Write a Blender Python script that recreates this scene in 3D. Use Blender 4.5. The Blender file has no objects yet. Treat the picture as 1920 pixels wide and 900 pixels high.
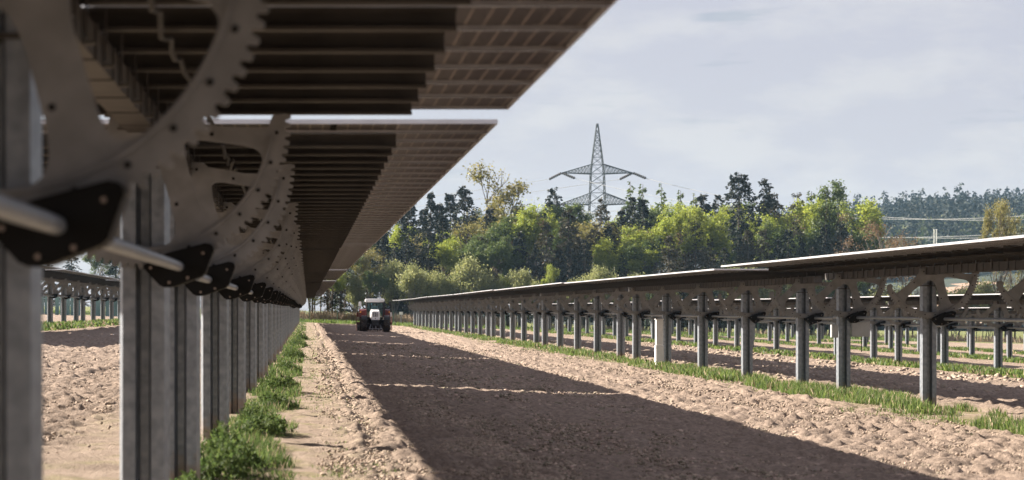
import bpy, bmesh, math, random
import numpy as np
from mathutils import Vector, Matrix

S = bpy.context.scene
COL = S.collection
PI = math.pi
R = math.radians

# ------------------------------------------------------------------ camera
CAM_Z = 1.568
cam_d = bpy.data.cameras.new('camera')
cam_d.sensor_width = 36.0
cam_d.lens = 5100 / 1920 * 36.0
cam_d.shift_x = (960 - 577) / 1920
cam_d.shift_y = (580 - 450) / 1920
cam_d.clip_start = 0.1
cam_d.clip_end = 9000
cam_d.dof.use_dof = True
cam_d.dof.focus_distance = 75.0
cam_d.dof.aperture_fstop = 3.6
cam = bpy.data.objects.new('camera', cam_d)
cam.location = (0, 0, CAM_Z)
cam.rotation_euler = (R(90), 0, 0)
COL.objects.link(cam)
S.camera = cam

# ------------------------------------------------------------------ sky, sun, exposure
SUN_DIR = Vector((-1.6, 1.1, 1.0)).normalized()      # towards the sun
SUN_EL = math.asin(SUN_DIR.z)
SUN_AZ = math.atan2(SUN_DIR.x, SUN_DIR.y)            # from +Y towards +X
world = bpy.data.worlds.new('World')
S.world = world
world.use_nodes = True
wn, wl = world.node_tree.nodes, world.node_tree.links
wn.clear()
w_out = wn.new('ShaderNodeOutputWorld')
w_bg = wn.new('ShaderNodeBackground')
w_bg.inputs['Strength'].default_value = 0.05
w_sky = wn.new('ShaderNodeTexSky')
w_sky.sky_type = 'NISHITA'
w_sky.sun_disc = False
w_sky.sun_elevation = SUN_EL
w_sky.sun_rotation = SUN_AZ
w_sky.altitude = 400
w_sky.air_density = 1.0
w_sky.dust_density = 1.0
w_sky.ozone_density = 1.5
# a thin veil of high cloud with soft heaps in it, the same all round the sky
w_tc = wn.new('ShaderNodeTexCoord')
w_map = wn.new('ShaderNodeMapping')
w_map.inputs['Scale'].default_value = (12, 12, 34)
w_map.inputs['Location'].default_value = (3.1, 0.4, 1.7)
w_n1 = wn.new('ShaderNodeTexNoise')
w_n1.inputs['Scale'].default_value = 1.6
w_n1.inputs['Detail'].default_value = 7
w_n1.inputs['Roughness'].default_value = 0.60
w_r1 = wn.new('ShaderNodeValToRGB')
w_r1.color_ramp.elements[0].position = 0.47
w_r1.color_ramp.elements[0].color = (2.72, 2.52, 2.86, 1)
w_r1.color_ramp.elements[1].position = 0.63
w_r1.color_ramp.elements[1].color = (3.22, 2.98, 3.10, 1)
w_map2 = wn.new('ShaderNodeMapping')
w_map2.inputs['Scale'].default_value = (11, 11, 75)
w_map2.inputs['Location'].default_value = (0.35, 7.9, 3.3)
w_n2 = wn.new('ShaderNodeTexNoise')
w_n2.inputs['Scale'].default_value = 1.7
w_n2.inputs['Detail'].default_value = 5
w_r2 = wn.new('ShaderNodeValToRGB')
w_r2.color_ramp.elements[0].position = 0.60
w_r2.color_ramp.elements[0].color = (1, 1, 1, 1)
w_r2.color_ramp.elements[1].position = 0.70
w_r2.color_ramp.elements[1].color = (0.76, 0.80, 0.84, 1)
w_mul = wn.new('ShaderNodeMix'); w_mul.data_type = 'RGBA'; w_mul.blend_type = 'MULTIPLY'
w_mul.inputs['Factor'].default_value = 1.0
w_mix = wn.new('ShaderNodeMix'); w_mix.data_type = 'RGBA'
w_mix.inputs['Factor'].default_value = 0.86
wl.new(w_tc.outputs['Generated'], w_map.inputs['Vector'])
wl.new(w_tc.outputs['Generated'], w_map2.inputs['Vector'])
wl.new(w_map.outputs['Vector'], w_n1.inputs['Vector'])
wl.new(w_map2.outputs['Vector'], w_n2.inputs['Vector'])
wl.new(w_n1.outputs['Fac'], w_r1.inputs['Fac'])
wl.new(w_n2.outputs['Fac'], w_r2.inputs['Fac'])
wl.new(w_r1.outputs['Color'], w_mul.inputs['A'])
wl.new(w_r2.outputs['Color'], w_mul.inputs['B'])
wl.new(w_sky.outputs['Color'], w_mix.inputs['A'])
wl.new(w_mul.outputs['Result'], w_mix.inputs['B'])
wl.new(w_mix.outputs['Result'], w_bg.inputs['Color'])
wl.new(w_bg.outputs['Background'], w_out.inputs['Surface'])

sun_d = bpy.data.lights.new('sun', 'SUN')
sun_d.energy = 5.0
sun_d.angle = R(0.5)
sun_d.color = (1.0, 0.90, 0.78)
sun = bpy.data.objects.new('sun', sun_d)
sun.rotation_euler = SUN_DIR.to_track_quat('Z', 'Y').to_euler()
sun.location = (-40, 30, 60)
COL.objects.link(sun)

S.view_settings.view_transform = 'Standard'
S.view_settings.look = 'None'
S.view_settings.gamma = 1.0
S.view_settings.exposure = 2.0
S.cycles.max_bounces = 8
S.cycles.diffuse_bounces = 4
S.cycles.glossy_bounces = 3
S.cycles.transmission_bounces = 6
S.cycles.transparent_max_bounces = 8
S.cycles.volume_bounces = 1

# ------------------------------------------------------------------ materials
MATS = {}

def mat(name, col, col2=None, scale=3.0, rough=0.8, metal=0.0, bump=0.0, bscale=None,
        island=0.0, transl=0.0, coords='Object', detail=5, spec=0.3, contrast=(0.35, 0.65)):
    if name in MATS:
        return MATS[name]
    m = bpy.data.materials.new(name)
    m.use_nodes = True
    n, l = m.node_tree.nodes, m.node_tree.links
    n.clear()
    out = n.new('ShaderNodeOutputMaterial')
    p = n.new('ShaderNodeBsdfPrincipled')
    p.inputs['Roughness'].default_value = rough
    p.inputs['Metallic'].default_value = metal
    p.inputs['Specular IOR Level'].default_value = spec
    tc = n.new('ShaderNodeTexCoord')
    c2 = col2 if col2 else tuple(c * 0.75 for c in col)
    nz = n.new('ShaderNodeTexNoise')
    nz.inputs['Scale'].default_value = scale
    nz.inputs['Detail'].default_value = detail
    l.new(tc.outputs[coords], nz.inputs['Vector'])
    rp = n.new('ShaderNodeValToRGB')
    rp.color_ramp.elements[0].position = contrast[0]
    rp.color_ramp.elements[0].color = (*c2, 1)
    rp.color_ramp.elements[1].position = contrast[1]
    rp.color_ramp.elements[1].color = (*col, 1)
    l.new(nz.outputs['Fac'], rp.inputs['Fac'])
    colour = rp.outputs['Color']
    if island > 0:
        g = n.new('ShaderNodeNewGeometry')
        hs = n.new('ShaderNodeHueSaturation')
        mr = n.new('ShaderNodeMapRange')
        mr.inputs['To Min'].default_value = 1 - island
        mr.inputs['To Max'].default_value = 1 + island
        l.new(g.outputs['Random Per Island'], mr.inputs['Value'])
        l.new(mr.outputs['Result'], hs.inputs['Value'])
        mr2 = n.new('ShaderNodeMapRange')
        mr2.inputs['To Min'].default_value = 0.5 + 0.03 * min(1, island * 2)
        mr2.inputs['To Max'].default_value = 0.5 - 0.03 * min(1, island * 2)
        l.new(g.outputs['Random Per Island'], mr2.inputs['Value'])
        l.new(mr2.outputs['Result'], hs.inputs['Hue'])
        l.new(colour, hs.inputs['Color'])
        colour = hs.outputs['Color']
    l.new(colour, p.inputs['Base Color'])
    if bump > 0:
        b = n.new('ShaderNodeBump')
        b.inputs['Strength'].default_value = bump
        nb = n.new('ShaderNodeTexNoise')
        nb.inputs['Scale'].default_value = bscale or scale * 4
        nb.inputs['Detail'].default_value = 6
        l.new(tc.outputs[coords], nb.inputs['Vector'])
        l.new(nb.outputs['Fac'], b.inputs['Height'])
        l.new(b.outputs['Normal'], p.inputs['Normal'])
    if transl > 0:
        t = n.new('ShaderNodeBsdfTranslucent')
        l.new(colour, t.inputs['Color'])
        mx = n.new('ShaderNodeMixShader')
        mx.inputs['Fac'].default_value = transl
        l.new(p.outputs['BSDF'], mx.inputs[1])
        l.new(t.outputs['BSDF'], mx.inputs[2])
        l.new(mx.outputs['Shader'], out.inputs['Surface'])
    else:
        l.new(p.outputs['BSDF'], out.inputs['Surface'])
    MATS[name] = m
    return m

mat('galvanised', (0.27, 0.295, 0.325), (0.18, 0.20, 0.225), scale=14, rough=0.42, metal=0.55, bump=0.04, bscale=60)
mat('galvanised_gear', (0.25, 0.25, 0.25), (0.185, 0.185, 0.184), scale=5, rough=0.6, metal=0.25, bump=0.03, bscale=30)
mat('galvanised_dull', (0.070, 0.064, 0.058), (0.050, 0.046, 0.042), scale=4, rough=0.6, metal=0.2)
mat('aluminium', (0.66, 0.66, 0.68), (0.56, 0.56, 0.58), scale=4, rough=0.35, metal=0.5)
mat('black_plastic', (0.010, 0.010, 0.010), (0.007, 0.007, 0.007), scale=8, rough=0.55, spec=0.1)
mat('dark_hole', (0.02, 0.019, 0.018), scale=8, rough=0.8)
mat('cable_black', (0.015, 0.015, 0.015), scale=8, rough=0.6)
mat('white_plastic', (0.74, 0.74, 0.73), (0.66, 0.66, 0.64), scale=5, rough=0.5)
mat('grey_plastic', (0.42, 0.43, 0.44), (0.36, 0.37, 0.38), scale=5, rough=0.5)

def module_material():
    """cells printed in a grid behind the rear glass, pale joints between them"""
    m = bpy.data.materials.new('module_rear_cells'); m.use_nodes = True
    n, l = m.node_tree.nodes, m.node_tree.links
    p = n['Principled BSDF']
    tc = n.new('ShaderNodeTexCoord')
    sp = n.new('ShaderNodeSeparateXYZ')
    l.new(tc.outputs['Object'], sp.inputs[0])
    def lines(sock, pitch, half):
        a = n.new('ShaderNodeMath'); a.operation = 'DIVIDE'; a.inputs[1].default_value = pitch
        l.new(sock, a.inputs[0])
        f = n.new('ShaderNodeMath'); f.operation = 'FRACT'; l.new(a.outputs[0], f.inputs[0])
        s = n.new('ShaderNodeMath'); s.operation = 'SUBTRACT'; s.inputs[1].default_value = 0.5
        l.new(f.outputs[0], s.inputs[0])
        b = n.new('ShaderNodeMath'); b.operation = 'ABSOLUTE'; l.new(s.outputs[0], b.inputs[0])
        g = n.new('ShaderNodeMath'); g.operation = 'GREATER_THAN'; g.inputs[1].default_value = 0.5 - half
        l.new(b.outputs[0], g.inputs[0])
        return g.outputs[0]
    gx = lines(sp.outputs['X'], 0.100, 0.07)
    gy = lines(sp.outputs['Y'], 0.1835, 0.022)
    mx = n.new('ShaderNodeMath'); mx.operation = 'MAXIMUM'
    l.new(gx, mx.inputs[0]); l.new(gy, mx.inputs[1])
    nz = n.new('ShaderNodeTexNoise'); nz.inputs['Scale'].default_value = 2.2
    l.new(tc.outputs['Object'], nz.inputs['Vector'])
    rp = n.new('ShaderNodeValToRGB')
    rp.color_ramp.elements[0].color = (0.030, 0.026, 0.026, 1)
    rp.color_ramp.elements[1].color = (0.042, 0.036, 0.035, 1)
    l.new(nz.outputs['Fac'], rp.inputs['Fac'])
    mc = n.new('ShaderNodeMix'); mc.data_type = 'RGBA'
    l.new(mx.outputs[0], mc.inputs['Factor'])
    l.new(rp.outputs['Color'], mc.inputs['A'])
    mc.inputs['B'].default_value = (0.25, 0.21, 0.19, 1)
    l.new(mc.outputs['Result'], p.inputs['Base Color'])
    p.inputs['Roughness'].default_value = 0.35
    p.inputs['Specular IOR Level'].default_value = 0.25
    MATS['cells'] = m
    g = MATS['galvanised']; gn, gl = g.node_tree.nodes, g.node_tree.links
    pb = next(k for k in gn if k.type == 'BSDF_PRINCIPLED')
    src = pb.inputs['Base Color'].links[0].from_socket
    tcs = gn.new('ShaderNodeTexCoord'); sz = gn.new('ShaderNodeSeparateXYZ'); gl.new(tcs.outputs['Object'], sz.inputs[0])
    nn = gn.new('ShaderNodeTexNoise'); nn.inputs['Scale'].default_value = 9; gl.new(tcs.outputs['Object'], nn.inputs['Vector'])
    ad = gn.new('ShaderNodeMath'); ad.operation = 'MULTIPLY_ADD'; ad.inputs[1].default_value = 0.8
    gl.new(nn.outputs['Fac'], ad.inputs[0]); gl.new(sz.outputs['Z'], ad.inputs[2])
    mr = gn.new('ShaderNodeMapRange'); mr.inputs['From Min'].default_value = 0.75; mr.inputs['From Max'].default_value = 0.45
    mr.inputs['To Max'].default_value = 0.75
    gl.new(ad.outputs[0], mr.inputs['Value'])
    mm = gn.new('ShaderNodeMix'); mm.data_type = 'RGBA'; gl.new(mr.outputs['Result'], mm.inputs['Factor'])
    gl.new(src, mm.inputs['A']); mm.inputs['B'].default_value = (0.26, 0.19, 0.14, 1)
    gl.new(mm.outputs['Result'], pb.inputs['Base Color'])
    m2 = bpy.data.materials.new('module_front_glass'); m2.use_nodes = True
    p = m2.node_tree.nodes['Principled BSDF']
    nz = m2.node_tree.nodes.new('ShaderNodeTexNoise'); nz.inputs['Scale'].default_value = 0.7
    rp = m2.node_tree.nodes.new('ShaderNodeValToRGB')
    rp.color_ramp.elements[0].color = (0.012, 0.014, 0.022, 1)
    rp.color_ramp.elements[1].color = (0.02, 0.023, 0.035, 1)
    m2.node_tree.links.new(nz.outputs['Fac'], rp.inputs['Fac'])
    m2.node_tree.links.new(rp.outputs['Color'], p.inputs['Base Color'])
    p.inputs['Roughness'].default_value = 0.08
    MATS['glass_top'] = m2
module_material()

# ------------------------------------------------------------------ helpers
def new_mesh(name, verts, faces, mats=(), mat_ids=None, smooth=False):
    me = bpy.data.meshes.new(name)
    me.from_pydata([tuple(v) for v in verts], [], faces)
    for m in mats:
        me.materials.append(MATS[m])
    if mat_ids is not None:
        me.polygons.foreach_set('material_index', np.asarray(mat_ids, dtype=np.int32))
    if smooth:
        me.polygons.foreach_set('use_smooth', np.ones(len(me.polygons), dtype=bool))
    me.update()
    return me

def fast_mesh(name, verts, nper, mats=(), mat_ids=None, smooth=False):
    """verts (F, nper, 3): every face its own island"""
    v = np.asarray(verts, dtype=np.float32).reshape(-1, 3)
    nf = len(v) // nper
    me = bpy.data.meshes.new(name)
    me.vertices.add(len(v)); me.vertices.foreach_set('co', v.ravel())
    me.loops.add(len(v)); me.loops.foreach_set('vertex_index', np.arange(len(v), dtype=np.int32))
    me.polygons.add(nf)
    me.polygons.foreach_set('loop_start', np.arange(0, nf * nper, nper, dtype=np.int32))
    for m in mats:
        me.materials.append(MATS[m])
    if mat_ids is not None:
        me.polygons.foreach_set('material_index', np.asarray(mat_ids, dtype=np.int32))
    me.update(calc_edges=True)
    me.validate()
    return me

def indexed_mesh(name, verts, faces, mats=(), smooth=False):
    """numpy verts (N,3), faces (F,k)"""
    v = np.asarray(verts, dtype=np.float32); f = np.asarray(faces, dtype=np.int32)
    k = f.shape[1]
    me = bpy.data.meshes.new(name)
    me.vertices.add(len(v)); me.vertices.foreach_set('co', v.ravel())
    me.loops.add(f.size); me.loops.foreach_set('vertex_index', f.ravel())
    me.polygons.add(len(f))
    me.polygons.foreach_set('loop_start', np.arange(0, f.size, k, dtype=np.int32))
    if smooth:
        me.polygons.foreach_set('use_smooth', np.ones(len(f), dtype=bool))
    for m in mats:
        me.materials.append(MATS[m])
    me.update(calc_edges=True)
    return me

class MB:
    """collects boxes, bars and tubes into one mesh"""
    def __init__(self):
        self.v, self.f, self.m = [], [], []
    def add(self, verts, faces, m=0):
        o = len(self.v)
        self.v += [tuple(p) for p in verts]
        self.f += [tuple(i + o for i in q) for q in faces]
        self.m += [m] * len(faces)
    def box(self, c, s, m=0, bev=0.0):
        x, y, z = c; a, b, d = s[0] / 2, s[1] / 2, s[2] / 2
        if bev <= 0:
            vs = [(x + i * a, y + j * b, z + k * d) for k in (-1, 1) for j in (-1, 1) for i in (-1, 1)]
            self.add(vs, [(0, 2, 3, 1), (4, 5, 7, 6), (0, 1, 5, 4), (2, 6, 7, 3), (0, 4, 6, 2), (1, 3, 7, 5)], m)
        else:
            bm = bmesh.new()
            bmesh.ops.create_cube(bm, size=1)
            for v in bm.verts:
                v.co = Vector((x + v.co.x * s[0], y + v.co.y * s[1], z + v.co.z * s[2]))
            bmesh.ops.bevel(bm, geom=bm.edges[:], offset=bev, segments=2, affect='EDGES', profile=0.5)
            self.bm(bm, m)
    def bm(self, bm, m=0):
        bm.verts.index_update()
        self.add([v.co[:] for v in bm.verts], [[v.index for v in f.verts] for f in bm.faces], m)
        bm.free()
    def bar(self, p, q, r, n=4, m=0, r2=None):
        p, q = Vector(p), Vector(q)
        d = (q - p)
        if d.length < 1e-6:
            return
        d.normalize()
        u = d.orthogonal().normalized(); w = d.cross(u)
        r2 = r if r2 is None else r2
        vs = []
        for c, rr in ((p, r), (q, r2)):
            for i in range(n):
                a = 2 * PI * (i + 0.5) / n
                vs.append(c + rr * (math.cos(a) * u + math.sin(a) * w))
        fs = [(i, (i + 1) % n, n + (i + 1) % n, n + i) for i in range(n)]
        fs += [tuple(range(n))[::-1], tuple(range(n, 2 * n))]
        self.add(vs, fs, m)
    def tube(self, pts, rad, n=6, m=0):
        pts = [Vector(p) for p in pts]
        rad = rad if hasattr(rad, '__len__') else [rad] * len(pts)
        vs = []
        for i, p in enumerate(pts):
            d = (pts[min(i + 1, len(pts) - 1)] - pts[max(i - 1, 0)]).normalized()
            up = Vector((0, 0, 1)) if abs(d.z) < 0.9 else Vector((1, 0, 0))
            u = d.cross(up).normalized(); w = u.cross(d)
            for k in range(n):
                a = 2 * PI * k / n
                vs.append(p + rad[i] * (math.cos(a) * u + math.sin(a) * w))
        fs = [(i * n + k, i * n + (k + 1) % n, (i + 1) * n + (k + 1) % n, (i + 1) * n + k)
              for i in range(len(pts) - 1) for k in range(n)]
        fs += [tuple(range(n))[::-1], tuple(range((len(pts) - 1) * n, len(pts) * n))]
        self.add(vs, fs, m)
    def prism(self, poly, axis, a, b, m=0):
        """poly in the plane across the axis ('x': (y,z), 'y': (x,z), 'z': (x,y))"""
        n = len(poly)
        def P(p, t):
            return {'x': (t, p[0], p[1]), 'y': (p[0], t, p[1]), 'z': (p[0], p[1], t)}[axis]
        vs = [P(p, a) for p in poly] + [P(p, b) for p in poly]
        fs = [(i, (i + 1) % n, n + (i + 1) % n, n + i) for i in range(n)]
        fs += [tuple(range(n))[::-1], tuple(range(n, 2 * n))]
        self.add(vs, fs, m)
    def lathe(self, prof, c, axis='x', n=20, m=0):
        """prof: (radius, along) pairs, closed ring section about the axis"""
        vs = []
        for k in range(n):
            a = 2 * PI * k / n
            for r, t in prof:
                y, z = r * math.cos(a), r * math.sin(a)
                o = {'x': (t, y, z), 'y': (y, t, z), 'z': (y, z, t)}[axis]
                vs.append((c[0] + o[0], c[1] + o[1], c[2] + o[2]))
        q = len(prof)
        fs = [(k * q + i, k * q + (i + 1) % q, ((k + 1) % n) * q + (i + 1) % q, ((k + 1) % n) * q + i)
              for k in range(n) for i in range(q)]
        self.add(vs, fs, m)
    def mesh(self, name, *mats, smooth=False):
        me = new_mesh(name, self.v, self.f, mats, self.m, smooth)
        bm = bmesh.new(); bm.from_mesh(me)
        bmesh.ops.recalc_face_normals(bm, faces=bm.faces[:])
        bm.to_mesh(me); bm.free()
        return me
    def obj(self, name, parent, *mats, smooth=False, loc=(0, 0, 0)):
        return obj(name, self.mesh(name, *mats, smooth=smooth), parent, loc)

def obj(name, mesh, parent=None, loc=(0, 0, 0), rot=None):
    o = bpy.data.objects.new(name, mesh)
    o.location = loc
    if rot:
        o.rotation_euler = rot
    o.parent = parent
    COL.objects.link(o)
    return o

def thing(name, label, cat, loc=(0, 0, 0), group=None, rotz=0, mesh=None):
    o = bpy.data.objects.new(name, mesh)
    o.location = loc
    o.rotation_euler = (0, 0, rotz)
    o['label'] = label; o['category'] = cat
    if group:
        o['group'] = group
    COL.objects.link(o)
    return o

def structure(name, mesh, loc=(0, 0, 0)):
    o = obj(name, mesh, None, loc); o['kind'] = 'structure'
    return o

def stuff(name, mesh, label, cat, loc=(0, 0, 0)):
    o = obj(name, mesh, None, loc)
    o['kind'] = 'stuff'; o['label'] = label; o['category'] = cat
    return o

ORD = ['', 'first', 'second', 'third', 'fourth', 'fifth', 'sixth', 'seventh', 'eighth', 'ninth', 'tenth',
       'eleventh', 'twelfth', 'thirteenth', 'fourteenth', 'fifteenth', 'sixteenth', 'seventeenth', 'eighteenth',
       'nineteenth', 'twentieth'] + ['twenty-' + w for w in ('first', 'second', 'third', 'fourth', 'fifth', 'sixth',
       'seventh', 'eighth', 'ninth')] + ['thirtieth'] + ['thirty-' + w for w in ('first', 'second', 'third', 'fourth',
       'fifth', 'sixth', 'seventh', 'eighth', 'ninth')] + ['fortieth'] + ['forty-' + w for w in ('first', 'second', 'third')]

def vnoise(x, y, seed=0):
    """smooth value noise in -1..1 on arrays"""
    xi = np.floor(x).astype(np.int64); yi = np.floor(y).astype(np.int64)
    xf = x - xi; yf = y - yi
    u = xf * xf * (3 - 2 * xf); v = yf * yf * (3 - 2 * yf)
    def h(a, b):
        n = (a * 374761393 + b * 668265263 + seed * 144665) & 0xFFFFFFFF
        n = ((n ^ (n >> 13)) * 1274126177) & 0xFFFFFFFF
        n = n ^ (n >> 16)
        return (n & 0xFFFF) / 32767.5 - 1
    return ((h(xi, yi) * (1 - u) + h(xi + 1, yi) * u) * (1 - v)
            + (h(xi, yi + 1) * (1 - u) + h(xi + 1, yi + 1) * u) * v)

# ------------------------------------------------------------------ layout
X_LEFT = -1.08            # axis of the tracker row beside the camera
PITCH = 13.48
ROWS = [X_LEFT + PITCH * i for i in range(-1, 5)]
T = 39.6                  # one tracker table with its gap
MODW = 1.133
GAP = 1.05
H_PLANE = 3.02
ROW_END = 318.0

def ground_z(x):
    return -4.0 * np.tanh(0.035 * np.asarray(x, dtype=float) / 4.0)

def gz(x):
    return float(ground_z(x))

def till_fac(x):
    """1 on tilled soil, 0 on the strips under the rows"""
    x = np.asarray(x, dtype=float)
    u = np.mod(x - X_LEFT, PITCH)
    return np.clip((u - 1.35) / 0.35, 0, 1) * np.clip((PITCH - 1.4 - u) / 0.4, 0, 1)

# ------------------------------------------------------------------ ground
def lin(a, b, s):
    return list(np.arange(a, b, s))

def build_ground():
    xs = ([-3000, -1500, -700, -300, -150, -80, -50, -35, -25, -20] + lin(-17, -9, 0.25) + lin(-9, -1.6, 0.07)
          + lin(-1.6, 2.6, 0.04) + lin(2.6, 11.2, 0.06) + lin(11.2, 20, 0.16) + lin(20, 58, 0.45)
          + [58, 70, 90, 130, 200, 300, 500, 900, 1600, 3000])
    ys = [-60, -30, -10, 0, 5, 10, 14, 17, 19]
    y = 20.0
    while y < 330:
        ys.append(y); y += 0.0030 * y if y < 115 else 0.011 * y
    ys += [335, 345, 360, 380, 420, 480, 560, 700, 900, 1200, 1700, 2300, 3000]
    xs, ys = np.array(xs, float), np.array(ys, float)
    X, Y = np.meshgrid(xs, ys)
    Z = ground_z(X)
    tf = till_fac(X) * np.clip((322 - Y) / 3, 0, 1)
    n1 = vnoise(X / 0.16, Y / 0.22, 1); n2 = vnoise(X / 0.34, Y / 0.45, 2)
    n3 = vnoise(X / 1.7, Y / 4.0, 3); n4 = vnoise(X / 0.09, Y / 0.16, 4)
    near = np.clip((330 - Y) / 20, 0, 1) * np.clip((70 - np.abs(X)) / 10, 0, 1)
    lane = np.clip(1.2 - np.abs(X - 4.0) / 2.6, 0, 1)
    fur = vnoise(X / 0.28, Y / 30.0, 9)
    rough = tf * (0.065 * np.abs(n2) + 0.050 * n1 + 0.040 * n4 + 0.03 * fur) * (1 - 0.5 * lane)
    flat = (1 - tf) * (0.016 * n2 + 0.012 * n1 + 0.008 * n4 + 0.02 * n3)
    Z = Z + near * (rough + flat + 0.025 * n3)
    # a wheel rut through the loose soil by the left row
    Z -= near * 0.05 * np.exp(-((X - 0.72 - 0.06 * n3) / 0.10) ** 2)
    nx, ny = len(xs), len(ys)
    idx = np.arange(nx * ny).reshape(ny, nx)
    F = np.stack([idx[:-1, :-1], idx[:-1, 1:], idx[1:, 1:], idx[1:, :-1]], -1).reshape(-1, 4)
    V = np.stack([X, Y, Z], -1).reshape(-1, 3)
    return indexed_mesh('ground', V, F, ['soil'], smooth=True)

def soil_material():
    m = bpy.data.materials.new('soil'); m.use_nodes = True
    n, l = m.node_tree.nodes, m.node_tree.links
    p = n['Principled BSDF']; p.inputs['Roughness'].default_value = 0.95
    p.inputs['Specular IOR Level'].default_value = 0.1
    tc = n.new('ShaderNodeTexCoord')
    def noise(sc, det, stretch=(1, 1, 1), rough=0.55):
        mp = n.new('ShaderNodeMapping'); mp.inputs['Scale'].default_value = stretch
        l.new(tc.outputs['Object'], mp.inputs['Vector'])
        k = n.new('ShaderNodeTexNoise'); k.inputs['Scale'].default_value = sc
        k.inputs['Detail'].default_value = det; k.inputs['Roughness'].default_value = rough
        l.new(mp.outputs['Vector'], k.inputs['Vector'])
        return k.outputs['Fac']
    def ramp(s, a, ca, b, cb):
        r = n.new('ShaderNodeValToRGB')
        r.color_ramp.elements[0].position = a; r.color_ramp.elements[0].color = (*ca, 1)
        r.color_ramp.elements[1].position = b; r.color_ramp.elements[1].color = (*cb, 1)
        l.new(s, r.inputs['Fac']); return r.outputs['Color']
    def mixc(f, a, b):
        k = n.new('ShaderNodeMix'); k.data_type = 'RGBA'
        l.new(f, k.inputs['Factor']); l.new(a, k.inputs['A']); l.new(b, k.inputs['B'])
        return k.outputs['Result']
    def math_(op, a, b=None, v=None, clamp=False):
        k = n.new('ShaderNodeMath'); k.operation = op; k.use_clamp = clamp
        l.new(a, k.inputs[0])
        if b is not None: l.new(b, k.inputs[1])
        elif v is not None: k.inputs[1].default_value = v
        return k.outputs[0]
    soil = ramp(noise(9, 10, (1, 0.45, 1), 0.72), 0.36, (0.180, 0.139, 0.110), 0.66, (0.395, 0.307, 0.246))
    pale = ramp(noise(3, 6), 0.3, (0.27, 0.209, 0.164), 0.7, (0.39, 0.307, 0.245))
    # distance from the nearest row axis
    sp = n.new('ShaderNodeSeparateXYZ'); l.new(tc.outputs['Object'], sp.inputs[0])
    u = math_('ADD', sp.outputs['X'], v=-X_LEFT + PITCH * 400.5)
    u = math_('MODULO', u, v=PITCH)
    d = math_('ABSOLUTE', math_('SUBTRACT', u, v=PITCH / 2))
    wob = math_('MULTIPLY', noise(1.3, 4), v=1.0)
    dd = math_('ADD', d, math_('SUBTRACT', wob, v=0.5))
    path = ramp(dd, 0.0, (1, 1, 1), 1.0, (0, 0, 0))
    pathm = n.new('ShaderNodeMapRange'); pathm.inputs['From Min'].default_value = 2.1
    pathm.inputs['From Max'].default_value = 1.3; l.new(dd, pathm.inputs['Value'])
    c = mixc(pathm.outputs['Result'], soil, pale)
    # thin growth on the strips
    grs = ramp(noise(9, 7), 0.35, (0.13, 0.135, 0.045), 0.65, (0.26, 0.245, 0.10))
    gm = n.new('ShaderNodeMapRange'); gm.inputs['From Min'].default_value = 2.0
    gm.inputs['From Max'].default_value = 0.5; l.new(dd, gm.inputs['Value'])
    gn = n.new('ShaderNodeMapRange'); gn.inputs['From Min'].default_value = 0.47
    gn.inputs['From Max'].default_value = 0.62; l.new(noise(1.9, 6, (1, 0.5, 1)), gn.inputs['Value'])
    gf = math_('MULTIPLY', gm.outputs['Result'], gn.outputs['Result'])
    gf = math_('MULTIPLY', gf, v=0.8)
    c = mixc(gf, c, grs)
    # meadow beyond the end of the rows
    me_ = n.new('ShaderNodeMapRange'); me_.inputs['From Min'].default_value = 318
    me_.inputs['From Max'].default_value = 326; l.new(sp.outputs['Y'], me_.inputs['Value'])
    mead = ramp(noise(0.35, 5), 0.35, (0.10, 0.13, 0.04), 0.65, (0.22, 0.22, 0.09))
    c = mixc(me_.outputs['Result'], c, mead)
    l.new(c, p.inputs['Base Color'])
    b = n.new('ShaderNodeBump'); b.inputs['Strength'].default_value = 1.0
    b.inputs['Distance'].default_value = 0.09
    l.new(noise(14, 8, (1, 1, 1), 0.7), b.inputs['Height'])
    l.new(b.outputs['Normal'], p.inputs['Normal'])
    MATS['soil'] = m
soil_material()
structure('ground', build_ground())

# ------------------------------------------------------------------ hill with its far wood
def hill_h(x, y):
    """wooded ridge rising behind the right of the field"""
    x = np.asarray(x, float); y = np.asarray(y, float)
    f = np.clip((y - 620) / 1150, 0, 1); f = f * f * (3 - 2 * f)
    px = 577 + 5100 * x / np.maximum(y, 1)
    side = np.clip((x / np.maximum(y, 1) - 0.06) / 0.16, 0, 1); side = side * side * (3 - 2 * side)
    ridge = 43 + 11 * np.clip((x / np.maximum(y, 1) - 0.20) / 0.06, 0, 1) + 4 * np.sin(x / 37.0)
    return f * side * ridge + gz(60) * 1.0

mat('hill_soil', (0.030, 0.042, 0.022), (0.018, 0.027, 0.015), scale=0.02, rough=0.95)
mat('field_soil', (0.36, 0.24, 0.17), (0.28, 0.19, 0.13), scale=0.05, rough=0.95)

def build_hill():
    xs = np.arange(40, 1000, 14.0); ys = np.concatenate([np.arange(620, 1900, 20.0), [2000, 2200, 2400]])
    X, Y = np.meshgrid(xs, ys)
    Z = hill_h(X, Y) + 0.02
    nx, ny = len(xs), len(ys)
    idx = np.arange(nx * ny).reshape(ny, nx)
    F = np.stack([idx[:-1, :-1], idx[:-1, 1:], idx[1:, 1:], idx[1:, :-1]], -1).reshape(-1, 4)
    me = indexed_mesh('hill', np.stack([X, Y, Z], -1).reshape(-1, 3), F, ['hill_soil', 'field_soil'], smooth=True)
    cx = X[:-1, :-1].ravel(); cy = Y[:-1, :-1].ravel()
    a = cx / cy
    fld = (cy > 640) & (cy < 1000) & (a > 0.228) & (a < 0.243)
    me.polygons.foreach_set('material_index', fld.astype(np.int32))
    return me
structure('hill', build_hill())

# ------------------------------------------------------------------ tracker pieces
HALF = 2.55
PIV = -0.265              # pivot below the module plane
GR = 0.97                # gear radius

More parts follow.
